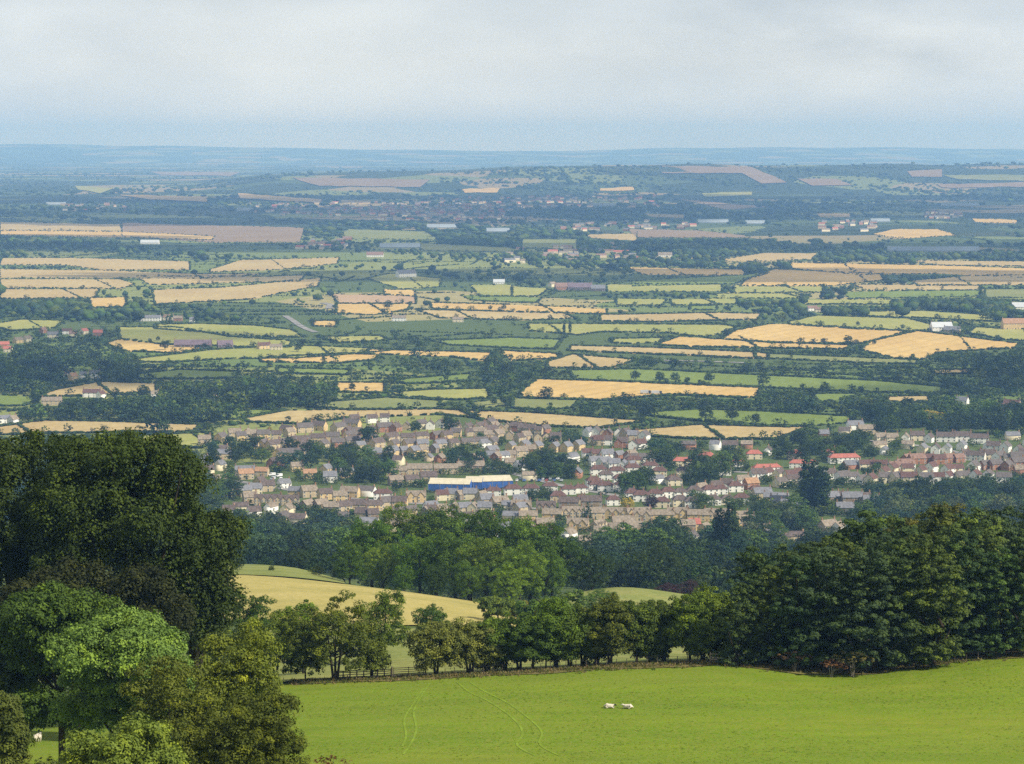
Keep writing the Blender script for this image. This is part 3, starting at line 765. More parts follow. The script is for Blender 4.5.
# round clump in the middle distance
CG = 'big round trees of the clump beyond the hedgerow'
cl = [(372, 520, 'mid', 645), (398, 512, 'mid', 650), (436, 508, 'dark', 655), (470, 513, 'mid', 655), (500, 517, 'dark', 650), (530, 520, 'mid', 645), (552, 530, 'dark', 640), (350, 545, 'mid', 630),
      (383, 545, 'olive', 615), (420, 537, 'mid', 610), (455, 532, 'mid', 605), (487, 538, 'olive', 590), (520, 545, 'olive', 580), (545, 552, 'mid', 590), (470, 562, 'mid', 575), (508, 565, 'olive', 572), (437, 565, 'dark', 585), (404, 568, 'mid', 592)]
cl.sort(key=lambda t: t[0])
for i, (px, top, tone, y) in enumerate(cl):
    h = hfor(px, y, top); x, y, z = at(px, y)
    CC.update(clumpA=(0.076, 0.13, 0.012), clumpB=(0.112, 0.17, 0.015), clumpC=(0.048, 0.085, 0.011)); CN.update(clumpA='mid green', clumpB='light green', clumpC='dark green')
    tone = {'mid': 'clumpA', 'olive': 'clumpB', 'dark': 'clumpC'}[tone]
    put('roundN', 'oak_tree', x, y, z, h*1.08, h*random.uniform(0.95, 1.15), tone, '%s spreading tree, %s in the big round clump' % (CN[tone], ordl(i)), CG)
for i, (px, top, y, tone, wf, kind, lab) in enumerate([(592, 548, 640, 'dark', 1.15, 'roundN', 'dark domed tree just right of the big round clump'), (272, 564, 640, 'dark', 1.3, 'fir', 'small dark fir alone above the hay meadow'),
        (345, 560, 660, 'olive', 1.4, 'roundN', 'olive bush at the top right corner of the hay meadow'), (318, 566, 650, 'olive', 1.5, 'roundN', 'low olive bush above the hay meadow'),
        (238, 557, 640, 'dark', 1.3, 'roundN', 'dark bush beside the beech above the hay meadow'), (299, 548, 760, 'dark', 1.3, 'roundN', 'dark tree on the slope behind the hay meadow'),
        (600, 588, 560, 'mid', 1.3, 'roundN', 'small green bush on the left of the rough green slope'), (655, 540, 820, 'dark', 1.2, 'roundN', 'large dark domed tree behind the rough green slope'),
        (690, 580, 700, 'purple', 1.6, 'roundN', 'low purple-brown bush behind the rough green slope'), (668, 583, 690, 'purple', 1.8, 'roundN', 'low brown bush at the top of the rough green slope')]):
    h = max(3, hfor(px, y, top)); x, y, z = at(px, y)
    put(kind, 'fir_tree' if kind == 'fir' else 'broadleaf_tree', x, y, z, h, h*wf, tone, lab, 'single trees on the middle slopes')

def cluster(desc, x0, x1, y0, y1, n, hpx, tones, kind='round', name='broadleaf_tree', depth=None, wf=(0.95, 1.25), group=None):
    pts = []
    for _ in range(n*30):
        if len(pts) >= n: break
        p = (random.uniform(x0, x1), random.uniform(y0, y1))
        if all(abs(p[0]-q[0])/hpx*1.6+abs(p[1]-q[1])/hpx*3.0 > 0.75 for q in pts): pts.append(p)
    while len(pts) < n: pts.append((random.uniform(x0, x1), random.uniform(y0, y1)))
    pts.sort()
    for i, (px, py) in enumerate(pts):
        if depth:
            y = depth[0]+(depth[1]-depth[0])*(y1-py)/max(1e-6, y1-y0); x, y, z = at(px, y)
        else: x, y, z = hit1(px, py)
        h = hpx*random.uniform(0.8, 1.2)*y/F; tone = random.choice(tones)
        put(kind, name, x, y, z, h, h*random.uniform(*wf), tone, short('%s tree, %s of those %s' % (CN[tone], ordl(i), desc), '%s tree, %s %s' % (CN[tone], ordl(i), desc)), group or 'trees '+desc)
D3 = ['dark', 'dark', 'mid', 'blue']
cluster('of the wood below the village, left', 195, 360, 540, 580, 26, 40, ['dark', 'mid', 'blue', 'blue'], depth=(900, 1350), wf=(0.9, 1.2))
cluster('of the hollow right of the round clump', 585, 770, 545, 590, 20, 36, ['dark', 'mid', 'blue'], depth=(850, 1300))
cluster('in the dark stand under mid village', 622, 668, 545, 560, 6, 38, ['dark'], 'fir', 'fir_tree', depth=(1250, 1350), wf=(1.2, 1.6))
cluster('forming the poplar group below the red roofs', 716, 734, 562, 568, 4, 52, ['blue', 'dark'], 'poplar', 'poplar_tree', depth=(1150, 1180), wf=(1.0, 1.2))
cluster('beside the far left houses of the village', 205, 264, 448, 466, 8, 17, D3)
cluster('between the northern estate and the old lane', 282, 345, 455, 474, 9, 18, D3)
cluster('in front of the left end of the village', 202, 246, 490, 512, 7, 20, D3)
cluster('left of the lone white hipped house', 340, 398, 462, 488, 10, 20, ['dark', 'dark', 'mid'])
cluster('between the slate roofs and the blue wrapped building', 430, 485, 464, 472, 7, 14, D3)
cluster('in the thicket right of the blue wrapping', 513, 572, 466, 480, 11, 17, ['dark', 'dark', 'mid'])
cluster('behind the gabled honey houses', 552, 592, 444, 449, 5, 12, D3)
cluster('in front of the white hipped row', 528, 552, 500, 502, 3, 12, ['dark', 'mid'])
cluster('between the two rows of white semis', 624, 650, 486, 494, 4, 22, ['mid', 'dark'])
cluster('left of the first red roof', 650, 684, 452, 466, 7, 16, D3)
cluster('in the tall group between the red roofs', 692, 722, 470, 487, 7, 25, ['mid', 'dark'])
cluster('between the red terraces', 727, 750, 458, 470, 4, 14, ['dark', 'olive'])
cluster('in front of the white semis', 690, 742, 505, 515, 6, 14, ['mid', 'olive', 'dark'])
cluster('in the tall cypress group by the white gables', 803, 824, 508, 514, 4, 48, ['dark'], 'poplar', 'cypress_tree', wf=(1.1, 1.4))
cluster('in the gardens left of the stone gable', 748, 815, 515, 545, 13, 22, ['mid', 'dark', 'pale'])
cluster('right of the purple-roofed houses', 838, 880, 470, 478, 4, 12, D3)
cluster('above the red terraces', 778, 872, 445, 462, 14, 18, ['dark', 'dark', 'mid'])
cluster('in the dark belt below the white estate', 868, 1024, 493, 500, 17, 17, ['dark', 'dark', 'blue'])
cluster('in the paler belt above the pine wood', 858, 1024, 508, 524, 13, 22, ['mid', 'pale', 'blue'])
cluster('of the dark wood above the white estate', 865, 1024, 418, 438, 22, 20, ['dark', 'dark', 'mid'])
for (px, py, hp, wf, tone, kind, lab) in [(369, 446, 23, 1.2, 'dark', 'round', 'tall dark tree standing alone above the slate-roofed row'), (415, 434, 14, 1.1, 'dark', 'round', 'round dark tree beside the top row of the estate'),
        (449, 434, 20, 1.1, 'dark', 'round', 'tall dark tree at the stubble edge behind the estate'), (480, 441, 10, 1.1, 'mid', 'round', 'small round tree right of the estate top row'),
        (588, 521, 20, 1.1, 'blue', 'fir', 'blue-green conifer among the stone terraces'), (627, 511, 14, 1.2, 'yellow', 'round', 'bright yellow tree in the middle of the village'),
        (401, 502, 13, 0.7, 'yellow', 'fir', 'narrow yellow tree between the white and honey houses'), (651, 510, 15, 1.1, 'purple', 'round', 'dark purple tree next to the yellow one'),
        (432, 508, 13, 1.1, 'mid', 'round', 'round green tree right of the honey gabled house'), (452, 510, 15, 0.9, 'blue', 'fir', 'pointed dark tree in front of the blue wrapped building'),
        (931, 424, 14, 1.9, 'yellow', 'round', 'spreading yellowish tree in the dark wood at right'), (971, 474, 10, 1.3, 'pale', 'round', 'pale round tree among the right-hand brick houses'),
        (270, 432, 6, 1.2, 'yellow', 'round', 'small yellow-green tree behind the leftmost estate houses')]:
    x, y, z = hit1(px, py); h = hp*y/F
    CC['yellow'] = (0.30, 0.26, 0.03) if py > 450 or True else CC['yellow']
    put(kind, 'fir_tree' if kind == 'fir' else 'broadleaf_tree', x, y, z, h, h*wf, tone, lab, 'single trees in and around the village')

# lone trees out in the vale
lone = [(547,399,13),(626,407,14),(503,404,9),(585,369,6),(494,405,8),(706,422,17),(732,421,17),(756,424,12),(635,381,11),(660,382,11),(675,382,10),(687,384,8),(709,383,11),(763,386,15),(802,388,5),
        (825,392,11),(822,393,8),(848,345,10),(856,345,6),(874,345,6),(823,343,5),(903,329,5),(858,326,5),(727,336,8),(570,333,12),(564,334,12),(297,401,16),(352,391,9),(388,309,9),(150,343,5),(158,341,5),(165,350,11),
        (131,383,12),(115,397,10),(144,397,13),(997,340,6),(913,358,5),(298,352,9),(490,310,5),(504,310,6)]
lone = [t for t in lone if True]
for i, (px, py, hp) in enumerate(sorted(lone)):
    x, y, z = hit1(px, py); h = hp*y/F; k = 'poplar' if (px, py) in ((570, 333), (564, 334)) else 'round'
    put(k, 'poplar_tree' if k == 'poplar' else 'broadleaf_tree', x, y, z, h, h*random.uniform(0.9, 1.15), 'dark',
        'dark lone tree in the vale fields, %s of these' % (('number %d from the left' % (i+1)) if i >= 30 else ordl(i)), 'lone trees in the fields of the vale')

# ------------------------------------------------------------------ houses
W = {'stone': simple('honey_stone', (0.46, 0.37, 0.24), 0.18, 0.8), 'honey': simple('golden_stone', (0.58, 0.43, 0.22), 0.15, 0.8), 'cream': simple('cream_render', (0.66, 0.58, 0.40), 0.06, 0.5),
     'white': simple('white_render', (0.78, 0.76, 0.70), 0.05, 0.5), 'brick': simple('red_brick', (0.32, 0.16, 0.10), 0.2, 0.8), 'grey': simple('grey_stone', (0.26, 0.20, 0.14), 0.2, 0.8)}
RF = {'slate': simple('slate_grey', (0.17, 0.17, 0.185), 0.2, 0.6, 0.6), 'dark': simple('dark_tiles', (0.115, 0.09, 0.08), 0.25, 0.6), 'brown': simple('stone_tiles', (0.23, 0.19, 0.145), 0.25, 0.6),
      'red': simple('red_tiles', (0.36, 0.13, 0.10), 0.15, 0.6), 'plum': simple('plum_tiles', (0.12, 0.07, 0.06), 0.2, 0.6), 'purple': simple('purple_slate', (0.125, 0.108, 0.10), 0.2, 0.6),
      'rosy': simple('weathered_pantiles', (0.22, 0.14, 0.11), 0.2, 0.6), 'orange': simple('orange_pantiles', (0.33, 0.20, 0.12), 0.2, 0.6)}
def pane_mat():
    m, t, b = nt('window_pane'); b.inputs['Base Color'].default_value = (0.03, 0.035, 0.045, 1); b.inputs['Roughness'].default_value = 0.15
    b.inputs['Specular IOR Level'].default_value = 0.5; return m
M['pane'] = pane_mat(); M['wframe'] = simple('white_frame', (0.75, 0.74, 0.7), 0.03)
M['door'] = simple('door_paint', (0.08, 0.10, 0.09), 0.1); M['brickstack'] = simple('chimney_brick', (0.30, 0.18, 0.11), 0.2, 1.0)
def window_me(w, h):
    mb = MB(); f = 0.12
    mb.box(-w/2, w/2, -0.05, 0.02, -h/2, -h/2+f, 0); mb.box(-w/2, w/2, -0.05, 0.02, h/2-f, h/2, 0)
    mb.box(-w/2, -w/2+f, -0.05, 0.02, -h/2+f, h/2-f, 0); mb.box(w/2-f, w/2, -0.05, 0.02, -h/2+f, h/2-f, 0)
    mb.box(-0.04, 0.04, -0.045, 0.02, -h/2+f, h/2-f, 0); mb.box(-w/2+f, w/2-f, -0.02, 0.02, -h/2+f, h/2-f, 1)
    return mb.mesh('window', [M['wframe'], M['pane']])
WIN = window_me(1.35, 1.25); WINS = window_me(0.9, 1.1)
dm = MB(); dm.box(-0.5, 0.5, -0.06, 0.02, 0, 2.1); DOOR = dm.mesh('door', M['door'])
HP = {}
def house_proto(wall, roof, L, form, D=7.5, hw=4.9, fg=0):
    """parts of a house as (name, mesh, matrix, parent index)"""
    key = (wall, roof, L, form, D, hw, fg)
    if key in HP: return HP[key]
    parts = []; rr = D*0.44 if form != 'hip' else D*0.36; ov = 0.35
    mb = MB(); x0, x1, y0, y1 = -L/2, L/2, -D/2, D/2
    if form == 'hip': mb.box(x0, x1, y0, y1, -1, hw)
    else:
        v = [(x0,y0,-1),(x1,y0,-1),(x1,y1,-1),(x0,y1,-1),(x0,y0,hw),(x1,y0,hw),(x1,y1,hw),(x0,y1,hw),(x0,0,hw+rr-0.06),(x1,0,hw+rr-0.06)]
        mb.add(v, [(0,1,5,4),(1,2,6,9,5),(2,3,7,6),(3,0,4,8,7),(3,2,1,0),(4,5,9,8),(6,7,8,9)])
    gables = []
    if fg:
        gw = min(4.4, L/fg*0.7)
        for i in range(fg):
            gx = (i-(fg-1)/2)*L/fg; gh = gw*0.62; gables.append((gx, gw, gh)); yf = y0-0.5
            mb.add([(gx-gw/2,yf,-1),(gx+gw/2,yf,-1),(gx+gw/2,yf,hw),(gx-gw/2,yf,hw),(gx,yf,hw+gh-0.05),(gx-gw/2,0,hw),(gx+gw/2,0,hw),(gx,0,hw+gh-0.05),(gx-gw/2,0,-1),(gx+gw/2,0,-1)],
                   [(0,1,2,4,3),(1,9,6,2),(0,3,5,8),(3,4,7,5),(4,2,6,7)])
    parts.append(('wall', mb.mesh('wall', W[wall]), None, -1))
    rb = MB(); e = 0.18; sl = rr/(D/2); yo = D/2+ov; zo = hw-sl*ov
    if form == 'hip':
        hx = L/2-D/2*0.85; z1 = hw+rr
        a = [(-L/2-ov,-yo,zo),(L/2+ov,-yo,zo),(L/2+ov,yo,zo),(-L/2-ov,yo,zo)]; r0, r1 = (-hx,0,z1), (hx,0,z1)
        vs = a+[r0, r1]+[(p[0],p[1],p[2]+e) for p in a]+[(-hx,0,z1+e),(hx,0,z1+e)]
        rb.add(vs, [(6,7,11,10),(7,8,11),(8,9,10,11),(9,6,10),(0,1,7,6),(1,2,8,7),(2,3,9,8),(3,0,6,9),(3,2,1,0)])
    else:
        xo = L/2+0.25; z1 = hw+rr
        rb.add([(-xo,-yo,zo),(xo,-yo,zo),(xo,0,z1),(-xo,0,z1),(-xo,yo,zo),(xo,yo,zo),
                (-xo,-yo,zo+e),(xo,-yo,zo+e),(xo,0,z1+e),(-xo,0,z1+e),(-xo,yo,zo+e),(xo,yo,zo+e)],
               [(6,7,8,9),(9,8,11,10),(0,1,7,6),(5,4,10,11),(1,2,8,7),(2,5,11,8),(3,0,6,9),(4,3,9,10),(3,2,1,0),(4,5,2,3)])
    for gx, gw, gh in gables:
        yf = y0-0.8; g2 = gw/2+0.25; zg = hw-0.25*gh/(gw/2)+0.05
        rb.add([(gx-g2,yf,zg),(gx,yf,hw+gh+0.05),(gx,0,hw+gh+0.05),(gx-g2,0,zg),(gx-g2,yf,zg+e),(gx,yf,hw+gh+0.05+e),(gx,0,hw+gh+0.05+e),(gx-g2,0,zg+e)],
               [(0,1,5,4),(4,5,6,7),(3,0,4,7),(1,0,3,2)])
        rb.add([(gx+g2,yf,zg),(gx,yf,hw+gh+0.05),(gx,0,hw+gh+0.05),(gx+g2,0,zg),(gx+g2,yf,zg+e),(gx,yf,hw+gh+0.05+e),(gx,0,hw+gh+0.05+e),(gx+g2,0,zg+e)],
               [(1,0,4,5),(7,6,5,4),(0,3,7,4),(0,1,2,3)])
    parts.append(('roof', rb.mesh('roof', RF[roof]), None, -1))
    cb = MB(); cb.box(-0.45, 0.45, -0.3, 0.3, -1.2, 1.5); cb.box(-0.52, 0.52, -0.37, 0.37, 1.5, 1.68); cb.tube([(-.2,0,1.6),(-.2,0,2.0)], [.11, .1], 6); cb.tube([(.2,0,1.6),(.2,0,2.0)], [.11, .1], 6)
    ck = 'chimney'; HP.setdefault(ck, cb.mesh('chimney', M['brickstack']))
    if hw > 3:
        for sx in ((-1, 1) if L > 11 else (1,)):
            xx = sx*(L/2-(0.6 if form != 'hip' else D*0.42+0.6)); parts.append(('chimney', HP[ck], Matrix.Translation((xx, 0, hw+rr)), 1))
    n = max(2, int(L//3.6)); 
    if fg: n = max(n, 2*fg)
    for i in range(n):
        xx = (i-(n-1)/2)*(L-2.2)/max(1, n-1) if n > 1 else 0
        yy = y0-(0.5 if any(abs(xx-g[0]) < g[1]/2-0.3 for g in gables) else 0)-0.02
        if hw > 4: parts.append(('window', WIN, Matrix.Translation((xx, yy, hw-1.15)), -1))
        if i % 3 != 1: parts.append(('window', WIN, Matrix.Translation((xx, yy, 1.5)), -1))
        else: parts.append(('door', DOOR, Matrix.Translation((xx, yy, 0.02)), -1))
    for sx in (-1, 1):
        parts.append(('window', WINS, Matrix.Translation((sx*(L/2+0.02), 0, hw-1.0)) @ Matrix.Rotation(sx*math.pi/2, 4, 'Z'), -1))
    HP[key] = parts; return parts
WNAME = {'stone': 'honey stone', 'honey': 'golden stone', 'cream': 'cream', 'white': 'white', 'brick': 'red brick', 'grey': 'grey stone'}
RNAME = {'slate': 'grey slate roof', 'dark': 'dark roof', 'brown': 'brown roof', 'red': 'red roof', 'plum': 'plum-brown roof', 'purple': 'grey-brown roof', 'rosy': 'rosy tiled roof', 'orange': 'orange roof'}
HOUSE_N = 0; hmask = np.zeros((MHt, MW), bool); htop = np.zeros((MHt, MW), bool)
def house(px, py, wall, roof, L, rot, label, group, form='gable', fg=0, name=None, cat='house', D=7.5, hw=4.9):
    global HOUSE_N
    HOUSE_N += 1
    x, y, z = hit1(px, py)
    f = house_proto(wall, roof, L, form, D, hw, fg)
    root = empty(name or ('terrace_row' if L >= 20 else 'house'), (x, y, z), R(rot)); s = random.uniform(0.80, 1.0) if L < 30 else 1.0; root.scale = (s, s, s)
    objs = []
    for nm, me, mat, par in f:
        o = link(bpy.data.objects.new(nm, me), root if par < 0 else objs[par])
        if mat is not None: o.matrix_local = mat
        objs.append(o)
    tag(root, label, cat, group)
    w = (abs(math.cos(R(rot)))*L+abs(math.sin(R(rot)))*D)*F/y/2; hh = 9*F/y
    j0, j1 = int((px-w+50)*SS), int((px+w+50)*SS); i0, i1 = int((py-hh)*SS), int((py+1.2)*SS)
    hmask[max(0, i0):i1, max(0, j0):j1] = True; htop[max(0, i0):max(0, int((py-hh*0.42)*SS)), max(0, j0):j1] = True
    return root
def row(desc, x0, y0, x1, y1, n, walls, roofs, L, rot, jit=20, form='gable', fgs=(0,), jx=2.6, hw=4.9, D=7.5):
    for i in range(n):
        t = i/(n-1) if n > 1 else 0.5
        wl = random.choice(walls); rf = random.choice(roofs); LL = random.choice(L) if isinstance(L, (list, tuple)) else L
        rt = (random.choice(rot) if isinstance(rot, (list, tuple)) else rot)+random.uniform(-jit, jit)
        house(x0+(x1-x0)*t+random.uniform(-jx, jx), y0+(y1-y0)*t+random.uniform(-1.5, 1.5), wl, rf, LL, rt,
              short('%s house with %s, %s in %s' % (WNAME[wl], RNAME[rf], ordl(i), desc), '%s house, %s in %s' % (WNAME[wl], ordl(i), desc)), 'houses of the '+desc,
              form, random.choice(fgs), D=D, hw=hw)
S, SD = ['stone', 'stone', 'honey'], ['dark', 'dark', 'brown', 'purple']
row('top left estate row below the tan stubble', 207,443,246,437,4,S,SD,[9,11],[20,70])
row('second estate row on the left', 240,441,288,437,5,S,SD,[9,11],[10,60])
row('big roofs at the left of the stubble edge', 290,434,352,429,5,S,['dark','purple'],[14,16],[10,-20,60])
row('small houses above the big honey gable', 250,450,298,446,5,S,['purple','dark'],[10,14],[5,30,60])
row('third estate row, left half', 300,443,350,439,4,S,['purple','dark'],[14,17],[5,15])
row('fourth estate row, left half', 305,449,352,446,4,['stone','brick','stone'],['purple','dark'],[11,14],[10,50])
row('top row against the stubble, left half', 356,424,383,422,3,['stone','white'],['dark'],[9,10],[10,30])
row('top row against the stubble, right half', 398,429,440,428,5,['stone','white','cream'],['dark','purple'],[9,12],[20,80])
row('brick-gabled estate row', 346,436,398,432,5,['brick','stone','brick'],['purple','dark'],[11,14],[10,60])
row('long roofs in the middle of the estate', 356,443,440,440,6,['stone','brick','stone'],['purple','dark'],[13,17],[5,15,50])
row('estate row above the slate-roofed row', 360,449,440,447,6,['stone','honey'],['purple','dark','slate'],[10,13],[10,40])
row('estate houses beside the tall tree', 455,432,490,428,4,['stone','stone','cream'],['dark','purple'],[11,14],[10,50])
row('second estate row, right half', 446,438,490,436,5,S,['dark','brown','purple'],[10,13],[0,30,70])
row('third estate row, right half', 442,447,492,445,5,S,['dark','purple'],[11,14],[0,30,60])
row('slate-roofed row of small houses', 366,459,434,453,8,['stone','grey','honey'],['slate','slate','brown'],[8,9],[30,70])
row('long old terraces left of the blue wrapping', 395,475,470,472,4,['grey','stone'],['brown'],[20],[3],6)
row('small cottages above the blue wrapping', 462,465,492,460,3,['stone'],['brown','slate'],[10],[20])
row('cottages below the white hipped house', 358,512,400,508,4,['stone','honey'],['dark','purple'],[10,13],[0,20])
row('lowest cottages above the clump, left', 362,519,425,516,6,['stone','grey'],['brown','dark','purple'],[8,10],[0,30,60])
row('lowest cottages above the clump, right', 430,515,484,513,6,['stone','grey','cream'],['brown','slate','dark'],[8,10],[0,30,60])
row('back lane right of the blue wrapping', 487,506,520,512,4,['cream','stone'],['brown','slate'],[10,12],[5,40])
row('golden gabled row with grey roofs', 511,450,580,451,6,['honey'],['slate'],[9,10],[55,62],5)
row('houses in front of the golden gabled row', 497,461,530,455,4,['stone','brick'],['slate','brown'],[10,12],[20,60])
row('crowded far houses under the stubble, left', 484,430,546,434,9,['stone','stone','brick'],['brown','dark','purple'],[8,10],[0,40,80])
row('crowded far houses under the stubble, middle', 490,440,556,441,8,['stone','stone'],['brown','dark'],[8,10],[0,40,80])
row('far mixed houses under the stubble, right', 590,436,644,440,9,['white','stone','brick'],['dark','slate','purple'],[8,9],[10,70])
row('second line of far mixed houses', 592,444,640,449,7,['stone','white','brick'],['dark','plum'],[8,9],[10,70])
row('slate roofs left of the dark thicket', 486,448,510,468,4,['stone','white'],['slate','brown'],[9,11],[20,50])
row('white slate-roofed houses above the hipped row', 596,467,632,470,5,['white'],['slate'],[9,11],[15,60])
row('upper white hipped row', 598,476,634,474,3,['white'],['plum'],[13],[5],5,'hip')
row('white hipped row behind the stone terraces', 494,497,550,491,4,['white'],['plum'],[13],[5],5,'hip',jx=.8)
row('right-hand part of the white hipped row', 566,494,620,488,5,['white'],['plum'],[12],[-5,10],5,'hip')
row('middle white hipped pair', 592,486,604,480,2,['white'],['plum','dark'],[12],[5],5,'hip')
row('plum hipped houses among stone terraces', 556,501,612,504,3,['stone','white'],['plum'],[11],[5],5,'hip')
row('stone terraces below the white hipped row', 522,512,592,508,4,['stone','grey'],['brown','dark'],[14,18],[0,-6],5,fgs=(0,0,3))
row('stone terraces in front, middle', 528,520,640,518,6,['stone','honey'],['brown'],[14,18],[-5,8],5,fgs=(0,3,0))
row('lowest long honey terrace', 578,531,622,529,3,['honey','stone'],['brown'],[14],[-8,10,60],5,fgs=(2,0,3))
row('white houses left of the first red roof', 636,465,672,484,4,['white','cream'],['dark','plum'],[12,14],[5],6,'hip')
row('upper row of hipped semis below the tall trees', 642,501,735,491,8,['white'],['plum','plum','dark'],[11],[0,10],6,'hip')
row('lower row of hipped semis below the tall trees', 664,508,742,503,6,['white','cream'],['plum','dark'],[11],[0,10],6,'hip')
row('little houses around the yellow tree', 622,484,634,498,3,['white'],['plum'],[10],[5],5,'hip')
row('long honey terraces under the semis', 642,520,718,521,5,['stone','honey'],['brown'],[14,18],[-5,5],5,fgs=(0,3,2))
row('cottages below the long honey terraces', 672,531,718,533,4,['grey','stone','honey'],['brown','rosy'],[10],[10,60],5)
row('dormered stone houses right of the poplars', 738,522,762,536,4,['stone','honey'],['brown'],[14],[0,15],5,fgs=(2,3))
row('slate and stone houses left of the cypresses', 762,500,790,508,4,['stone','white','stone'],['slate'],[13,16],[0,15],6)
row('white houses with red roofs behind the trees', 704,462,735,465,3,['white','cream'],['red'],[13],[-10,10],6,'hip')
row('long red-roofed terraces', 766,471,842,463,3,['white'],['red'],[26],[-5,12],4,'hip')
row('short red roofs above the long red terraces', 756,459,832,458,3,['white','cream'],['red'],[13],[0,60],5,'hip')
row('white gabled row in front of the red terraces', 757,478,800,479,5,['white','cream'],['dark','plum'],[10,12],[20,60],8)
row('white gabled row left of the cypresses', 782,486,803,484,3,['white','cream'],['purple','dark'],[12],[10,50],8)
row('white gabled row right of the cypresses', 820,477,862,484,5,['white'],['purple','dark'],[9,11],[25,60],8)
row('grey roofed houses right of the cypresses', 832,503,872,504,5,['stone','grey'],['slate','dark'],[12,14],[0,30],8)
row('brown roofed houses beside the brick estate', 868,470,905,470,4,['cream','white'],['plum','rosy'],[12,14],[0,15],6)
row('back row of the white estate', 882,443,930,441,5,['white','cream'],['dark','brown'],[10,12],[0,20,70],8)
row('long white terraces of the estate', 944,441,980,444,3,['white'],['dark'],[16],[-5],4)
row('middle row of the white estate', 922,452,962,451,4,['white','cream'],['slate','dark'],[10,13],[10,70],8)
row('right end row of the white estate', 966,458,1022,462,6,['white','cream','cream'],['dark','purple'],[12,15],[0,-20,60],8)
row('far right upper row of the white estate', 986,450,1026,456,5,['white'],['dark','purple'],[11,13],[-10,60],8)
row('red brick block of the estate', 908,463,960,463,6,['brick'],['rosy','rosy','plum'],[11,13],[20,60],8)
row('brick houses at the far right', 984,468,1028,469,5,['brick','brick','stone'],['plum','purple'],[11],[20,60],8)
row('upper purple-roofed row of the estate', 882,475,972,472,8,['white','cream'],['purple','plum'],[10,12],[10,55],8)
row('lower purple-roofed row of the estate', 872,484,1002,481,11,['white','cream'],['purple','plum'],[10,12],[0,15,55],8)
row('scattered gardens left of the hall', 300,470,345,478,3,['stone','honey'],['brown','slate'],[11],[20,60],jx=4)
row('lane behind the yard', 222,484,262,476,3,['cream','stone'],['brown','orange'],[12],[5,30],jx=4)
row('lane by the honey gable', 228,497,256,494,3,['stone','cream'],['brown','slate'],[10],[5,30],jx=3)
row('lane right of the yellow house', 310,497,338,500,3,['stone','honey'],['brown','dark'],[11],[5,40],jx=2)
row('cottages right of the dormered terrace', 308,509,345,513,4,['stone','grey'],['brown','dark'],[11],[5,40],jx=2)
row('lane above the lone white house', 395,484,428,482,3,['stone','grey'],['brown','dark'],[12],[5,30],jx=2)
row('lane below the blue wrapping', 440,501,480,500,5,['stone','grey','cream'],['brown','slate','plum'],[10],[5,40],jx=2)
row('crossroads right of the golden gables', 586,458,632,460,5,['stone','white','brick'],['brown','slate','plum'],[10],[5,60],jx=2)
row('gardens right of the lone cream house', 700,494,742,486,4,['stone','white'],['brown','dark'],[10],[5,40],jx=2)
row('lowest lane beside the poplars', 742,545,775,541,3,['stone','grey'],['brown','slate'],[12],[5,40],jx=2)
row('lower end of the stone quarter', 600,536,650,533,4,['stone','honey'],['brown'],[11],[5,60],jx=2)
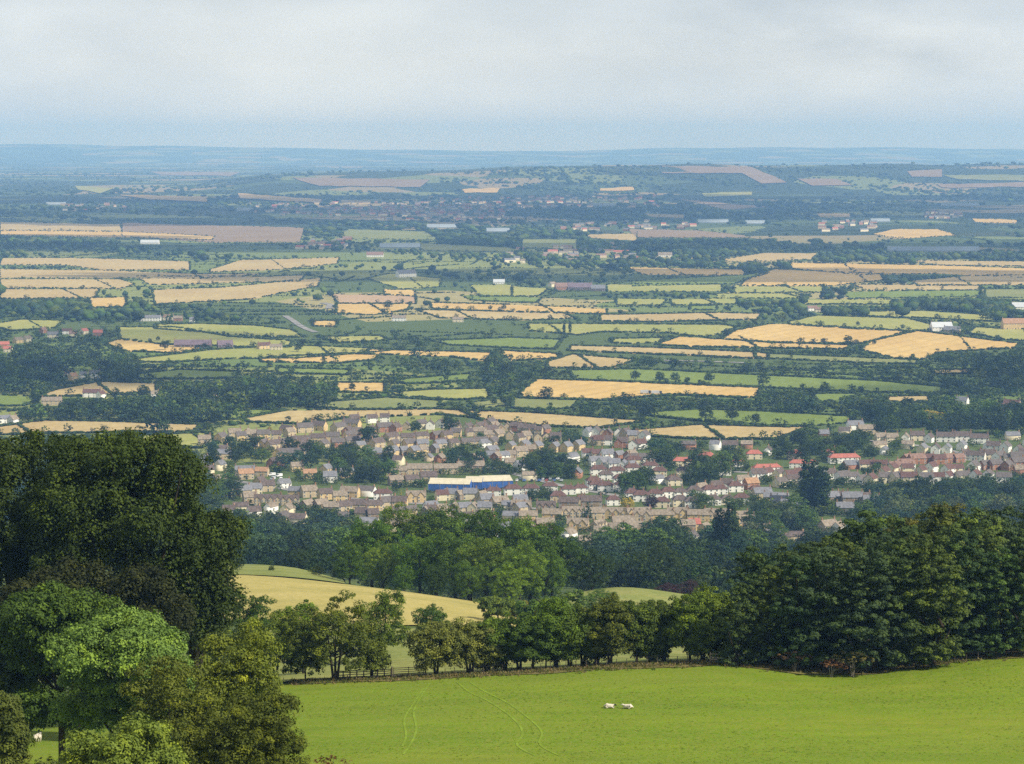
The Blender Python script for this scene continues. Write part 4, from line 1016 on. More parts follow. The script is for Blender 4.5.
for (px, py, wl, rf, L, rt, fm, fg, lab) in [
    (279,458,'honey','dark',10,72,'gable',0,'golden stone house end-on, big gable facing the hill'), (288,458,'stone','purple',18,12,'gable',0,'long low stone house with purple-grey roof beside the golden gable'),
    (245,475,'grey','slate',17,6,'gable',0,'tall grey stone house with steep slate roof left of the trees'), (260,487,'honey','dark',9,62,'gable',0,'honey gabled cottage left of the white vans'),
    (267,491,'stone','dark',11,20,'gable',0,'dark roofed stone cottage beside the honey gable'), (284,488,'white','slate',11,30,'gable',0,'white house with slate roof by the parked vans'),
    (330,482,'white','slate',10,10,'gable',0,'small white slate-roofed house between dark trees'), (310,478,'honey','orange',12,10,'gable',0,'low house with orange roof above the slate one'),
    (297,496,'honey','slate',14,-12,'gable',0,'single-storey yellow house with blue-grey roof'), (268,505,'stone','dark',20,2,'gable',4,'stone terrace with white dormers at the left foot of the village'),
    (290,505,'stone','dark',15,2,'gable',3,'stone terrace with small gables, right of the dormered one'), (250,503,'stone','brown',10,20,'gable',0,'brown roofed cottage at the left foot of the village'),
    (350,497,'honey','brown',14,-14,'gable',0,'tall honey house with two chimneys between trees'), (383,499,'white','plum',14,5,'hip',0,'big white house with plum hipped roof'),
    (416,502,'honey','brown',14,4,'gable',2,'golden stone house with two front gables'), (431,513,'white','slate',9,30,'gable',0,'pale cottage with slate roof above the clump'),
    (366,456,'honey','slate',8,70,'gable',0,'small yellow gable poking out of dark trees'), (520,470,'white','slate',9,40,'gable',0,'white slate-roofed cottage left of the thicket'),
    (560,466,'white','slate',7,60,'gable',0,'white gable half hidden in the dark thicket'), (520,506,'white','slate',10,15,'gable',0,'pale cottage with light slate roof below the hipped row'),
    (640,463,'white','purple',24,4,'hip',0,'long white house with dark hipped roof near the stubble'), (682,466,'cream','red',16,0,'hip',0,'cream house with red hipped roof, leftmost of the red roofs'),
    (685,476,'cream','dark',14,4,'hip',0,'cream yellow hipped house below the leftmost red roof'), (672,484,'white','plum',11,5,'hip',0,'small white hipped house left of the tall trees'),
    (724,475,'white','dark',10,3,'gable',2,'white twin-gabled house between the red roofs'), (751,489,'brick','orange',10,25,'gable',0,'brick house with pale orange roof'),
    (756,495,'cream','plum',11,10,'hip',0,'cream hipped house below the pale orange roof'), (694,530,'honey','red',8,10,'gable',0,'small cottage with bright red roof among the stone terraces'),
    (828,532,'stone','brown',12,35,'gable',0,'stone house with tall chimney beside the pine wood'), (838,532,'white','brown',11,62,'gable',0,'white gabled house just above the pine wood'),
    (845,514,'grey','slate',12,0,'gable',0,'low grey roofed house right of the cypress group'), (300,455,'stone','purple',20,15,'gable',0,'long purple-grey roof at the centre left of the estate'),
    (783,503,'white','slate',9,20,'gable',0,'white cottage with slate roof left of the cypress group')]:
    house(px, py, wl, rf, L, rt, lab, 'single houses of the village', fm, fg)
# hamlets and farms out in the vale
HM = 'scattered houses in the vale'
for (px, py, wl, rf, L, rt, fm, lab) in [
    (4,423,'white','slate',14,30,'gable','white gabled house at the left edge beside the long stubble'), (13,424,'white','brown',9,65,'gable','white house end-on at the left edge beside the stubble'),
    (92,397,'white','plum',18,0,'gable','long white house with plum roof in the dark trees, left'), (101,398,'white','plum',9,60,'gable','small white gable at the end of the long plum roof'),
    (155,398,'white','brown',9,20,'gable','small white house at the foot of a dark round tree'), (52,405,'stone','brown',20,4,'gable','long stone house with brown roof in the dark trees'),
    (66,377,'white','orange',12,10,'gable','white house with pale orange roof among trees at left'), (73,380,'honey','orange',9,50,'gable','honey extension house right of the pale orange roof'),
    (83,378,'white','slate',8,30,'gable','small white house right of the pale orange roof'), (95,378,'white','slate',12,0,'gable','low white building along the lane at left'),
    (4,348,'brick','red',13,15,'gable','red-roofed house at the left edge of the hamlet'), (18,343,'honey','brown',14,55,'gable','honey gabled house in the left hamlet'),
    (27,342,'cream','brown',12,60,'gable','cream gabled house in the left hamlet'), (8,352,'cream','red',12,0,'gable','low red-roofed house below the left hamlet'),
    (53,338,'cream','slate',14,10,'gable','cream house with slate roof above the left hamlet'), (67,334,'white','plum',14,10,'gable','white house with plum roof above the left hamlet'),
    (73,337,'cream','rosy',10,10,'gable','cream house with rosy roof above the left hamlet'), (84,334,'cream','red',12,60,'gable','cream gable with bright red roof above the left hamlet'),
    (98,336,'brick','red',12,0,'gable','low red brick house right of the bright red roof'), (43,333,'brick','rosy',9,60,'gable','small rosy gable left of the cream houses'),
    (150,321,'white','slate',30,0,'gable','long white shed among trees above the pale pasture'), (168,320,'cream','rosy',16,10,'gable','cream farmhouse with rosy roof above the pale pasture'),
    (178,321,'brick','brown',14,0,'gable','brick farmhouse right of the cream one'), (192,322,'white','slate',8,0,'gable','tiny white cottage right of the farm above the pale pasture'),
    (264,349,'honey','plum',16,30,'gable','honey house with plum roof by the golden fields'), (276,350,'cream','brown',16,0,'gable','low cream house right of the plum roof'),
    (399,321,'white','brown',20,0,'gable','white house in trees beside the winding road'), (458,322,'cream','brown',18,0,'gable','cream house in the wood behind the golden strip'),
    (812,311,'white','rosy',16,20,'gable','pink-white house with a pale tower in the right-hand wood'), (818,312,'cream','rosy',12,0,'gable','low cream house beside the pink-white one'),
    (962,405,'white','slate',12,-30,'gable','white gable in the dark wood at right'), (1012,408,'stone','plum',16,-30,'gable','plum-roofed stone house in the right-hand wood'),
    (1004,412,'stone','plum',14,10,'gable','brown house at the edge of the right-hand wood'), (855,430,'white','slate',14,15,'gable','white house left of the dark wood above the red terraces'),
    (868,434,'stone','brown',18,10,'gable','long brown house beside the dark wood above the red terraces')]:
    house(px, py, wl, rf, L, rt, lab, HM, fm)
M['metal'] = simple('barn_steel', (0.30, 0.30, 0.33), 0.1, 0.2, 0.5); M['barnwall'] = simple('barn_boards', (0.12, 0.085, 0.07), 0.2, 0.3)
RF['barn'] = simple('barn_sheeting', (0.16, 0.12, 0.14), 0.15, 0.2); RF['pale'] = simple('pale_sheeting', (0.46, 0.48, 0.50), 0.05, 0.2); W['board'] = M['barnwall']; W['glassw'] = simple('glasshouse', (0.34, 0.38, 0.40), 0.06, 0.1, 0.3)
RF['sheen'] = simple('glass_roof', (0.28, 0.32, 0.36), 0.12, 0.02, 0.3); RNAME['barn'] = 'dark sheeted roof'
for (px, py, wl, rf, L, D, hw, rt, nm, lab) in [
    (193,347,'board','barn',44,12,3.4,0,'barn','long low dark barn between the pale pastures'), (225,348,'board','barn',22,14,5,15,'barn','tall dark barn at the right end of the long low one'),
    (564,290,'brick','rosy',30,14,6,10,'barn','red brick barn of the central farm'), (552,287,'cream','brown',20,9,7,60,'farmhouse','cream farmhouse left of the red brick barn'),
    (580,290,'board','barn',40,16,5,0,'barn','dark barn of the central farm'), (598,291,'board','slate',26,14,5,0,'barn','pale roofed barn of the central farm'),
    (941,332,'white','pale',28,14,7,10,'barn','bright white barn above the right golden field'), (952,333,'stone','slate',24,12,5,-20,'barn','grey barn right of the bright white one'),
    (1017,329,'honey','orange',40,14,8,5,'barn','orange barn at the right edge of the view'), (1022,310,'white','pale',30,14,5,0,'barn','pale shed at the right edge above the orange barn'),
    (499,284,'white','pale',20,10,4,0,'barn','white shed at the top edge of the lime field'), (406,277,'white','slate',36,14,7,30,'farmhouse','white farm above the lime pasture'),
    (150,244,'white','pale',45,14,4,0,'warehouse','long white shed below the brown field, left'), (375,257,'white','rosy',36,14,5,0,'warehouse','rosy roofed sheds beyond the dark wood, left'),
    (432+12,228,'glassw','sheen',99,20,2.6,0,'glasshouse','long white glasshouse near the far town'), (498,232,'glassw','sheen',64,20,2.6,0,'glasshouse','short white glasshouse right of the far town'),
    (400,248,'glassw','sheen',94,20,2.6,0,'glasshouse','white glasshouse below the far town'), (933,251.5,'glassw','sheen',207,20,2.6,0,'glasshouse','largest white glasshouse, far right'),
    (713,223,'glassw','sheen',94,20,2.6,0,'glasshouse','white glasshouse in the middle of the far vale'), (755,224,'glassw','sheen',59,20,2.6,0,'glasshouse','short glasshouse beside the middle one'),
    (605,206,'glassw','sheen',108,20,2.6,0,'glasshouse','pale sheds above the middle glasshouse'), (960,206,'glassw','sheen',148,20,2.6,0,'glasshouse','pale sheds far right below the low ridge'),
    (56,205,'glassw','sheen',79,20,2.6,0,'glasshouse','pale shed far left below the horizon'), (245,211,'glassw','sheen',59,20,2.6,0,'glasshouse','tiny white shed left of the far town'),
    (665,257,'white','brown',30,12,5,0,'warehouse','brown roofed shed beyond the golden strips'), (880,222,'glassw','sheen',59,20,2.6,0,'glasshouse','pale shed in the far right hamlet')]:
    house(px, py, wl, rf, L, rt, lab, 'farm and glasshouse buildings in the vale', 'gable', 0, nm, 'glasshouse' if nm == 'glasshouse' else nm, D, hw)


# the village's smaller roofs that fill in between the houses above: past counting one by one
VILL = np.zeros((MHt, MW), bool)
fill(VILL, [(195,440),(245,430),(350,418),(470,414),(600,430),(640,438),(760,441),(860,432),(900,434),(1074,436),(1074,484),(870,490),(850,530),(760,552),(600,552),(340,530),(195,520)])
def infill():
    V, Q, MI = [], [], []; td = np.array([t for t in TREE_DISKS if 425 < t[1] < 560 and t[2] < 70])
    spots = [(u+random.uniform(-3, 3), v+random.uniform(-1.5, 1.5)) for v in np.arange(428, 548, 4.2) for u in np.arange(205, 1060, 8.5)]
    random.shuffle(spots); n = 0
    for u, v in spots:
        if not inm(VILL, u, v) or inm(hmask, u, v-2) or inm(hmask, u, v-5) or inm(hmask, u-4, v-3) or inm(hmask, u+4, v-3) or inm(mask, u, v) or inm(mask, u, v-8): continue
        if 425 < u < 520 and 474 < v < 496: continue
        d = np.hypot((td[:, 0]-u)/np.maximum(td[:, 2]*0.45, 1), (td[:, 1]-td[:, 2]*.4-v+3)/np.maximum(td[:, 2]*.75, 1))
        if (d < 1).any() or random.random() < 0.12: continue
        x, y, z = hit1(u, v); L = random.uniform(7, 13); D = random.uniform(5.5, 7.5); hw = random.uniform(2.8, 5); rr = D*.45; a = random.choice([0.1, 0.3, -0.2, 1.2])+random.uniform(-.3, .3); c_, s_ = math.cos(a), math.sin(a)
        P = [(-L/2,-D/2,0),(L/2,-D/2,0),(L/2,D/2,0),(-L/2,D/2,0),(-L/2,-D/2,hw),(L/2,-D/2,hw),(L/2,D/2,hw),(-L/2,D/2,hw),(-L/2,0,hw+rr),(L/2,0,hw+rr)]
        b = len(V); o = .3
        P += [(-L/2-.2,-D/2-o,hw-o*.9+.12),(L/2+.2,-D/2-o,hw-o*.9+.12),(L/2+.2,D/2+o,hw-o*.9+.12),(-L/2-.2,D/2+o,hw-o*.9+.12),(-L/2-.2,0,hw+rr+.12),(L/2+.2,0,hw+rr+.12)]
        k = L/2-.6; P += [(k-.4,-.3,hw+rr-1),(k+.4,-.3,hw+rr-1),(k+.4,.3,hw+rr-1),(k-.4,.3,hw+rr-1),(k-.4,-.3,hw+rr+1.2),(k+.4,-.3,hw+rr+1.2),(k+.4,.3,hw+rr+1.2),(k-.4,.3,hw+rr+1.2)]
        V += [(p[0]*c_-p[1]*s_+x, p[0]*s_+p[1]*c_+y, p[2]+z-.1) for p in P]
        w_ = random.choice([0, 0, 0, 1, 1, 2, 2, 3] if u < 560 or v > 508 else [1, 2, 2, 2, 3]); r_ = 4+random.choice([0, 0, 1, 1, 2, 3])
        for f, m_ in (((0,1,5,4), w_), ((1,2,6,5), w_), ((2,3,7,6), w_), ((3,0,4,7), w_), ((4,5,9,8), w_), ((10,11,15,14), r_), ((12,13,14,15), r_), ((16,17,21,20), 8), ((17,18,22,21), 8), ((19,16,20,23), 8), ((20,21,22,23), 8)):
            Q.append([b+i for i in f]); MI.append(m_)
        for f in ((1, 2, 9), (3, 0, 8)):      # gable triangles as thin quads
            p, q, r = [np.array(V[b+{1: 5, 2: 6, 9: 9, 3: 7, 0: 4, 8: 8}[i]]) for i in f]; V.append(tuple((p+q)/2)); V.append(tuple(p)); V.append(tuple(r)); V.append(tuple(q)); e_ = len(V); Q.append([e_-4, e_-1, e_-2, e_-3]); MI.append(w_)
        n += 1
        hh = (hw+rr)*F/y; ww = (abs(c_)*L+abs(s_)*D)*F/y/2
        j0, j1 = int((u-ww+50)*SS), int((u+ww+50)*SS); hmask[int((v-hh)*SS):int((v+1)*SS), j0:j1] = True; htop[int((v-hh)*SS):int((v-hh*.42)*SS), j0:j1] = True
    me = mesh_np('village_rooftops', np.array(V), np.array(Q), [W['stone'], W['cream'], W['white'], W['brick'], RF['brown'], RF['dark'], RF['purple'], RF['slate'], M['brickstack']], midx=MI)
    tag(link(bpy.data.objects.new('village_rooftops', me)), 'small houses, garages and sheds packed between the larger village houses', 'houses', None, 'stuff')
    return n
NFILL = infill()
# buildings wrapped in blue sheeting
M['blue'] = simple('blue_sheeting', (0.05, 0.12, 0.36), 0.15, 0.3, 0.5); M['cover'] = simple('cream_cover', (0.50, 0.45, 0.33), 0.08, 0.3); M['pole'] = simple('scaffold_steel', (0.35, 0.36, 0.38), 0.1)
def wrapped(px, py, L, rot, label, nbay=7):
    x, y, z = hit1(px, py); t = empty('wrapped_building', (x, y, z), R(rot)); D = 9
    mb = MB(); mb.box(-L/2, L/2, -D/2, D/2, -1, 6); mb.build('wall', W['stone'], t)
    mb = MB(); mb.slab((-L/2-1, -D/2-1, 6.2), (L/2+1, -D/2-1, 6.2), (L/2+1, D/2+1, 8.8), (-L/2-1, D/2+1, 8.8), 0.2); mb.build('roof', M['cover'], t)
    for i in range(nbay):
        a = -L/2-1+(L+2)*i/nbay; b = a+(L+2)/nbay-0.15; q = random.uniform(-.25, .25)
        mb = MB(); mb.slab((a, -D/2-1.2, 1.6+q), (b, -D/2-1.2+q*0.4, 1.6-q), (b, -D/2-1.25, 6.0), (a, -D/2-1.25, 6.0), 0.08); mb.build('blue_sheet', M['blue'], t)
        if i % 2 == 0:
            mb = MB(); mb.tube([(a, -D/2-1.4, -0.5), (a, -D/2-1.4, 7.4)], [0.1, 0.1], 6); mb.build('scaffold_pole', M['pole'], t)
    mb = MB(); mb.slab((L/2+1.1, -D/2-1, 1.2), (L/2+1.1, D/2, 1.2), (L/2+1.1, D/2, 8.5), (L/2+1.1, -D/2-1, 6.2), 0.08); mb.build('blue_sheet', M['blue'], t)
    tag(t, label, 'building under repair', 'buildings wrapped in blue sheeting'); hmask[int((py-14)*SS):int(py*SS), int((px-22+50)*SS):int((px+22+50)*SS)] = True
    return t
wrapped(450, 492, 27, -7, 'building with cream cover over blue scaffold sheeting, left one')
wrapped(474, 490, 10, -4, 'short blue sheeted block between the two cream covers', 4)
wrapped(496, 489, 20, 12, 'building with cream cover over blue scaffold sheeting, right one', 6)

# ------------------------------------------------------------------ vehicles
def car_parts(kind):
    body = MB(); gl = MB()
    if kind == 'car':
        prof = [(-2.15,.35),(-2.15,.85),(-1.3,.98),(-0.7,1.45),(0.75,1.47),(1.6,.98),(2.15,.85),(2.15,.35)]; w = .85
    else:
        prof = [(-2.6,.4),(-2.6,1.0),(-1.9,1.15),(-1.3,2.1),(2.6,2.15),(2.6,.4)]; w = .98
    n = len(prof); body.add([(x, -w, z) for x, z in prof]+[(x, w, z) for x, z in prof],
        [tuple(range(n))[::1], tuple(range(2*n-1, n-1, -1))]+[((i+1) % n, i, i+n, (i+1) % n+n) for i in range(n)])
    if kind == 'car':
        for s in (-1, 1): gl.add([(-1.15,s*(w+.01),1.0),(1.4,s*(w+.01),1.0),(.7,s*(w+.01),1.4),(-.65,s*(w+.01),1.4)], [(0,1,2,3)])
        gl.add([(-1.27,-.75,1.02),(-1.27,.75,1.02),(-.74,.75,1.43),(-.74,-.75,1.43)], [(0,1,2,3)]); gl.add([(1.57,-.75,1.02),(1.57,.75,1.02),(.79,.75,1.45),(.79,-.75,1.45)], [(0,1,2,3)])
    else:
        gl.add([(-1.92,-.85,1.18),(-1.92,.85,1.18),(-1.36,.85,2.04),(-1.36,-.85,2.04)], [(0,1,2,3)])
        for s in (-1, 1): gl.add([(-1.6,s*(w+.01),1.3),(-.6,s*(w+.01),1.3),(-.6,s*(w+.01),1.95),(-1.2,s*(w+.01),1.95)], [(0,1,2,3)])
    wh = MB(); wh.tube([(0,-.1,0),(0,.1,0)], [.33,.33], 12)
    return body, gl, wh
M['tyre'] = simple('tyre', (0.02, 0.02, 0.02), 0.1)
def paint(c, n):
    m = simple(n, c, 0.02, 0.5, 0.3); return m
PT = {'white': paint((.75,.75,.75), 'white_paint'), 'silver': paint((.45,.47,.5), 'silver_paint'), 'blue': paint((.08,.16,.4), 'blue_paint'), 'dark grey': paint((.05,.05,.06), 'dark_paint'), 'red': paint((.4,.04,.03), 'red_paint')}
VM = {}
for k in ('car', 'van'):
    b_, g_, w_ = car_parts(k); VM[k] = (b_, g_.mesh('windows', M['pane']), w_.mesh('wheel', M['tyre']))
BM = {}
def vehicle(kind, colour, px, py, rot, label, group):
    x, y, z = hit1(px, py); t = empty('parked_'+kind, (x, y, z+0.3), R(rot))
    if (kind, colour) not in BM: BM[(kind, colour)] = VM[kind][0].mesh('body', PT[colour])
    link(bpy.data.objects.new('body', BM[(kind, colour)]), t); link(bpy.data.objects.new('windows', VM[kind][1]), t)
    for sx in (-1.35, 1.4):
        for sy in (-.8, .8):
            o = link(bpy.data.objects.new('wheel', VM[kind][2]), t); o.location = (sx, sy, .33)
    return tag(t, label, kind, group)
cc = ['white', 'silver', 'blue', 'white', 'dark grey', 'silver', 'blue', 'white', 'red', 'silver', 'blue', 'white', 'silver']
for i, c in enumerate(cc):
    vehicle('car', c, 517+i*3.7, 481.5-(i % 2)*1.6, 80+random.uniform(-8, 8), '%s car, %s in the car park below the dark thicket' % (c, ordl(i)), 'cars parked below the dark thicket')
for i, (px, py, c) in enumerate([(272,476,'white'),(279,477,'white'),(273,480,'silver'),(281,481,'white'),(269,484,'white')]):
    vehicle('van', c, px, py, 20+i*25, '%s van, %s in the yard left of the white slate-roofed house' % (c, ordl(i)), 'vans parked in the village yard')
def lorry(px, py, label):
    x, y, z = hit1(px, py); t = empty('lorry', (x, y, z+0.3), R(3))
    mb = MB(); mb.box(-4.5, 3.2, -1.2, 1.2, 1.0, 3.5); mb.build('cargo_box', PT['silver'], t)
    mb = MB(); mb.box(3.5, 5.6, -1.2, 1.2, 0.6, 3.1); mb.build('cab', PT['dark grey'], t)
    for sx in (-3.9, -2.7, 2.2, 4.6):
        for sy in (-1.1, 1.1):
            o = link(bpy.data.objects.new('wheel', VM['car'][2]), t); o.location = (sx, sy, .45); o.scale = (1.4, 1.4, 1.4)
    tag(t, label, 'lorry', 'lorries crossing the golden field')
lorry(645, 394, 'white lorry on the lane across the golden field, left one'); lorry(656, 394.5, 'white lorry on the lane across the golden field, right one')

# ------------------------------------------------------------------ sheep
M['fleece'] = simple('fleece', (0.72, 0.66, 0.54), 0.12, 6.0); M['blackface'] = simple('black_face', (0.012, 0.011, 0.01), 0.1)
def sheep(px, py, rot, label, lying=True, black=True, s=1.0):
    x, y, z = hit1(px, py); t = empty('sheep', (x, y, z+0.24), R(rot)); t.scale = (s*(.86 if lying else 1), s*.9, s*(.68 if lying else 1))
    base = 0.0 if lying else 0.42
    nodes = [(-.55,0,.36,.22),(-.3,0,.40,.30),(0,0,.41,.32),(.3,0,.40,.29),(.52,0,.46,.20),(.66,0,.56,.13),(.80,0,.60,.115),(.95,0,.50,.075),(1.03,0,.45,.055)]
    nodes = [(a, b, c+base, r) for a, b, c, r in nodes]; edges = [(i, i+1) for i in range(8)]
    def br(root, pts):
        p = root
        for q in pts: nodes.append(q); edges.append((p, len(nodes)-1)); p = len(nodes)-1
    for sd in (-1, 1):
        if lying:
            br(3, [(.42, sd*.2, .2, .08), (.7, sd*.2, .08, .05), (.5, sd*.22, .05, .04)]); br(1, [(-.35, sd*.26, .2, .1), (-.1, sd*.3, .09, .055), (-.4, sd*.3, .05, .04)])
        else:
            br(3, [(.35, sd*.15, base+.12, .09), (.36, sd*.15, base-.15, .045), (.36, sd*.15, .03, .04)]); br(1, [(-.38, sd*.16, base+.15, .11), (-.46, sd*.16, base-.08, .05), (-.42, sd*.16, .03, .04)])
        br(6, [(.76, sd*.13, base+.66, .035), (.75, sd*.22, base+.63, .02)])
    br(0, [(-.68, 0, base+.34, .07), (-.74, 0, base+.2, .05)])
    me = bpy.data.meshes.new('body'); me.from_pydata([n[:3] for n in nodes], edges, [])
    o = bpy.data.objects.new('body', me); link(o, t)
    m1 = o.modifiers.new('skin', 'SKIN'); m1.use_smooth_shade = True
    me.skin_vertices or me.attributes
    if not me.skin_vertices: bpy.context.view_layer.update()
    sk = me.skin_vertices[0].data if me.skin_vertices else None
    if sk:
        for i, n in enumerate(nodes): sk[i].radius = (n[3], n[3])
        sk[2].use_root = True
    m2 = o.modifiers.new('sub', 'SUBSURF'); m2.levels = 1; m2.render_levels = 2
    # one fleece material that is black on the head
    key = 'sheep_coat_black' if black else 'sheep_coat_white'
    if key not in M:
        m, tt, b = nt(key); tc = N(tt, 'ShaderNodeTexCoord'); sp = N(tt, 'ShaderNodeSeparateXYZ'); tt.links.new(tc.outputs['Object'], sp.inputs[0])
        f = noise(tt, tc.outputs['Object'], 9.0, 4)
        fl = ramp(tt, f, [(0.3, (0.46, 0.40, 0.30)), (0.65, (0.64, 0.58, 0.48))])
        c = mixc(tt, val(tt, sp.outputs[0], 0.66, 0.74), fl, (0.012, 0.011, 0.01) if black else (0.62, 0.58, 0.52)); tt.links.new(c, b.inputs['Base Color']); M[key] = m
    me.materials.append(M[key])
    return tag(t, label, 'sheep', 'sheep resting on the pasture' if lying else 'sheep standing in the glade at the left')
def ensure_skin(me): pass
sheep(609, 710, -6, 'white sheep with black face lying on the pasture, left one')
sheep(628, 710.5, 160, 'all white sheep lying on the pasture, right one', black=False)
sheep(36.3, 744, 80, 'small white sheep standing in the glade under the left trees, left one', False, False, 0.72)
sheep(40, 743.5, 95, 'small white sheep standing in the glade under the left trees, right one', False, False, 0.75)

# ------------------------------------------------------------------ gate and fences
M['oldwood'] = simple('weathered_wood', (0.10, 0.08, 0.06), 0.25, 3.0); M['darkwood'] = simple('dark_rail', (0.03, 0.025, 0.02), 0.2, 3.0); M['palewood'] = simple('pale_timber', (0.35, 0.30, 0.24), 0.15, 3.0)
YG = 301.5
def gp(px, dy=0): x, y, z = at(px, YG+dy); return Vector((x, y, z+0.25))
g0, g1 = gp(393), gp(424)
gt = empty('field_gate', g0); v = g1-g0
for k, hz in enumerate((0.3, 0.55, 0.8, 1.05, 1.3)):
    mb = MB(); mb.tube([(0, 0, hz), (v.x, v.y, v.z+hz)], [0.05, 0.05], 5); mb.build('rail', M['oldwood'], gt)
for fr in (0.02, 0.5, 0.98):
    mb = MB(); mb.tube([(v.x*fr, v.y*fr-.04, v.z*fr+.22), (v.x*fr, v.y*fr-.04, v.z*fr+1.4)], [0.05, 0.05], 5); mb.build('upright', M['oldwood'], gt)
for a in (-0.04, 1.04):
    mb = MB(); mb.tube([(v.x*a, v.y*a, v.z*a-.3), (v.x*a, v.y*a, v.z*a+1.5)], [0.11, 0.10], 7); mb.build('gatepost', M['oldwood'], gt)
tag(gt, 'closed five-bar wooden gate between the rails and the brown thorn tree', 'gate')
def rail_fence(px0, px1, n, rails, mat, r, label, name, hgt=1.15, dy=0.0, wire=False):
    p0 = gp(px0, dy); t = empty(name, p0)
    P = []
    for i in range(n):
        px = px0+(px1-px0)*i/(n-1)
        x, y, z = at(px, float(np.interp(px, [e[0] for e in EDGE], [e[1] for e in EDGE]))+1.5+dy); q = Vector((x, y, z+0.25))-p0; P.append(q)
        mb = MB(); mb.tube([q+Vector((0, 0, -.3)), q+Vector((0, 0, hgt+random.uniform(-.08, .1)))], [r*1.5, r*1.3], 6); mb.build('post', mat, t)
    for hz in rails:
        mb = MB(); mb.tube([q+Vector((0, -.06, hz+(0 if wire else random.uniform(-.05, .05)))) for q in P], [0.012 if wire else r]*n, 5); mb.build('wire' if wire else 'rail', M['darkwood'] if wire else mat, t)
    return tag(t, label, 'fence', 'fences along the far edge of the pasture')
rail_fence(336, 391, 9, (0.35, 0.65, 0.95, 1.15), M['darkwood'], 0.06, 'dark wooden rail fence left of the gate', 'rail_fence')
rail_fence(445, 560, 13, (0.5, 0.9, 1.1), M['oldwood'], 0.035, 'post and wire fence under the left half of the hedgerow', 'wire_fence', 0.95, wire=True)
rail_fence(566, 708, 15, (0.5, 0.9, 1.1), M['oldwood'], 0.035, 'post and wire fence under the right half of the hedgerow', 'wire_fence', 0.95, wire=True)
rail_fence(728, 812, 14, (0.5, 0.9, 1.1), M['oldwood'], 0.035, 'post and wire fence at the left foot of the pine wood', 'wire_fence', 0.95, dy=-2.0, wire=True)
rail_fence(862, 1060, 18, (0.5, 0.9, 1.1), M['oldwood'], 0.035, 'post and wire fence at the right foot of the pine wood', 'wire_fence', 0.95, dy=-3.0, wire=True)
x, y, z = at(715, 300.5); st = empty('stile', (x, y, z+0.25))
for a in (-.55, 0, .55):
    mb = MB(); mb.box(a-.07, a+.07, -.07, .07, -.2, 1.35); mb.build('post', M['palewood'], st)
for hz in (.4, .75, 1.1):
    mb = MB(); mb.box(-.6, .6, -.12, -.07, hz-.08, hz+.08); mb.build('rail', M['palewood'], st)
mb = MB(); mb.box(-.45, .45, -.5, .4, .42, .48); mb.build('step', M['palewood'], st)
tag(st, 'pale timber stile where the hedgerow meets the pine wood', 'stile')

# ------------------------------------------------------------------ masses too many to count
def joined(name, T, pos, hs, ws, cols, mat, label, cat, rots=None):
    """many copies of templates T=[(V,Q,tint)] as one mesh"""
    VV, QQ, TT, CCs = [], [], [], []; b = 0
    n = len(pos); which = RNG.integers(0, len(T), n)
    rots = RNG.uniform(0, 2*np.pi, n) if rots is None else rots
    for k, (V, Q, ti) in enumerate(T):
        I = np.where(which == k)[0]
        if not len(I): continue
        c, s = np.cos(rots[I]), np.sin(rots[I])
        x = (V[None, :, 0]*c[:, None]-V[None, :, 1]*s[:, None])*ws[I][:, None]+pos[I][:, 0:1]
        y = (V[None, :, 0]*s[:, None]+V[None, :, 1]*c[:, None])*ws[I][:, None]+pos[I][:, 1:2]
        z = V[None, :, 2]*hs[I][:, None]+pos[I][:, 2:3]
        VV.append(np.stack([x, y, z], -1).reshape(-1, 3))
        off = b+np.arange(len(I))*len(V)
        QQ.append((Q[None]+off[:, None, None]).reshape(-1, Q.shape[1])); b += len(I)*len(V)
        TT.append(np.tile(ti, len(I))); CCs.append(np.repeat(cols[I], len(V), 0))
    me = mesh_np(name, np.concatenate(VV), np.concatenate(QQ), mat, tint=np.concatenate(TT), col=np.concatenate(CCs))
    o = link(bpy.data.objects.new(name, me)); tag(o, label, cat, None, 'stuff'); return o

import bmesh
def ico(sub, seed, squash=0.5, rough=0.25):
    bm = bmesh.new(); bmesh.ops.create_icosphere(bm, subdivisions=sub, radius=1)
    rg = random.Random(seed)
    V = np.array([v.co[:] for v in bm.verts]); Q = np.array([[v.index for v in f.verts] for f in bm.faces]); bm.free()
    V *= np.array([1+rg.uniform(-rough, rough) for _ in V])[:, None]
    V = V*np.array([0.5, 0.5, 0.5])+np.array([0, 0, 0.5]); V[:, 2] = np.maximum(V[:, 2], -0.03)
    ti = np.array([rg.uniform(0.25, 0.75) for _ in V]); return V, Q, ti
def leafy(seed, ncl, nlf, leaf, rc):
    V, Q, ti, C = crown(seed, blob(0.46, 0.52, 0.46, 6, seed), ncl, nlf, leaf, rc, 0.8, 0.6, 0.0); V[:, 2] = np.maximum(V[:, 2], 0)
    return V, Q, ti
T_NEAR = [leafy(200+i, 60, 12, 0.075, 0.10) for i in range(4)]
T_MID = [leafy(210+i, 22, 7, 0.13, 0.14) for i in range(5)]
T_FAR = [ico(1, 220+i, rough=0.34) for i in range(5)]

PAL = np.array([CC['dark'], CC['dark'], CC['mid'], CC['mid'], CC['blue'], CC['olive']])
def colsfor(n, pal=PAL, x=None, y=None):
    c = pal[RNG.integers(0, len(pal), n)]*RNG.uniform(0.75, 1.3, (n, 1))
    return c*RNG.uniform(0.92, 1.08, (n, 3))*0.72
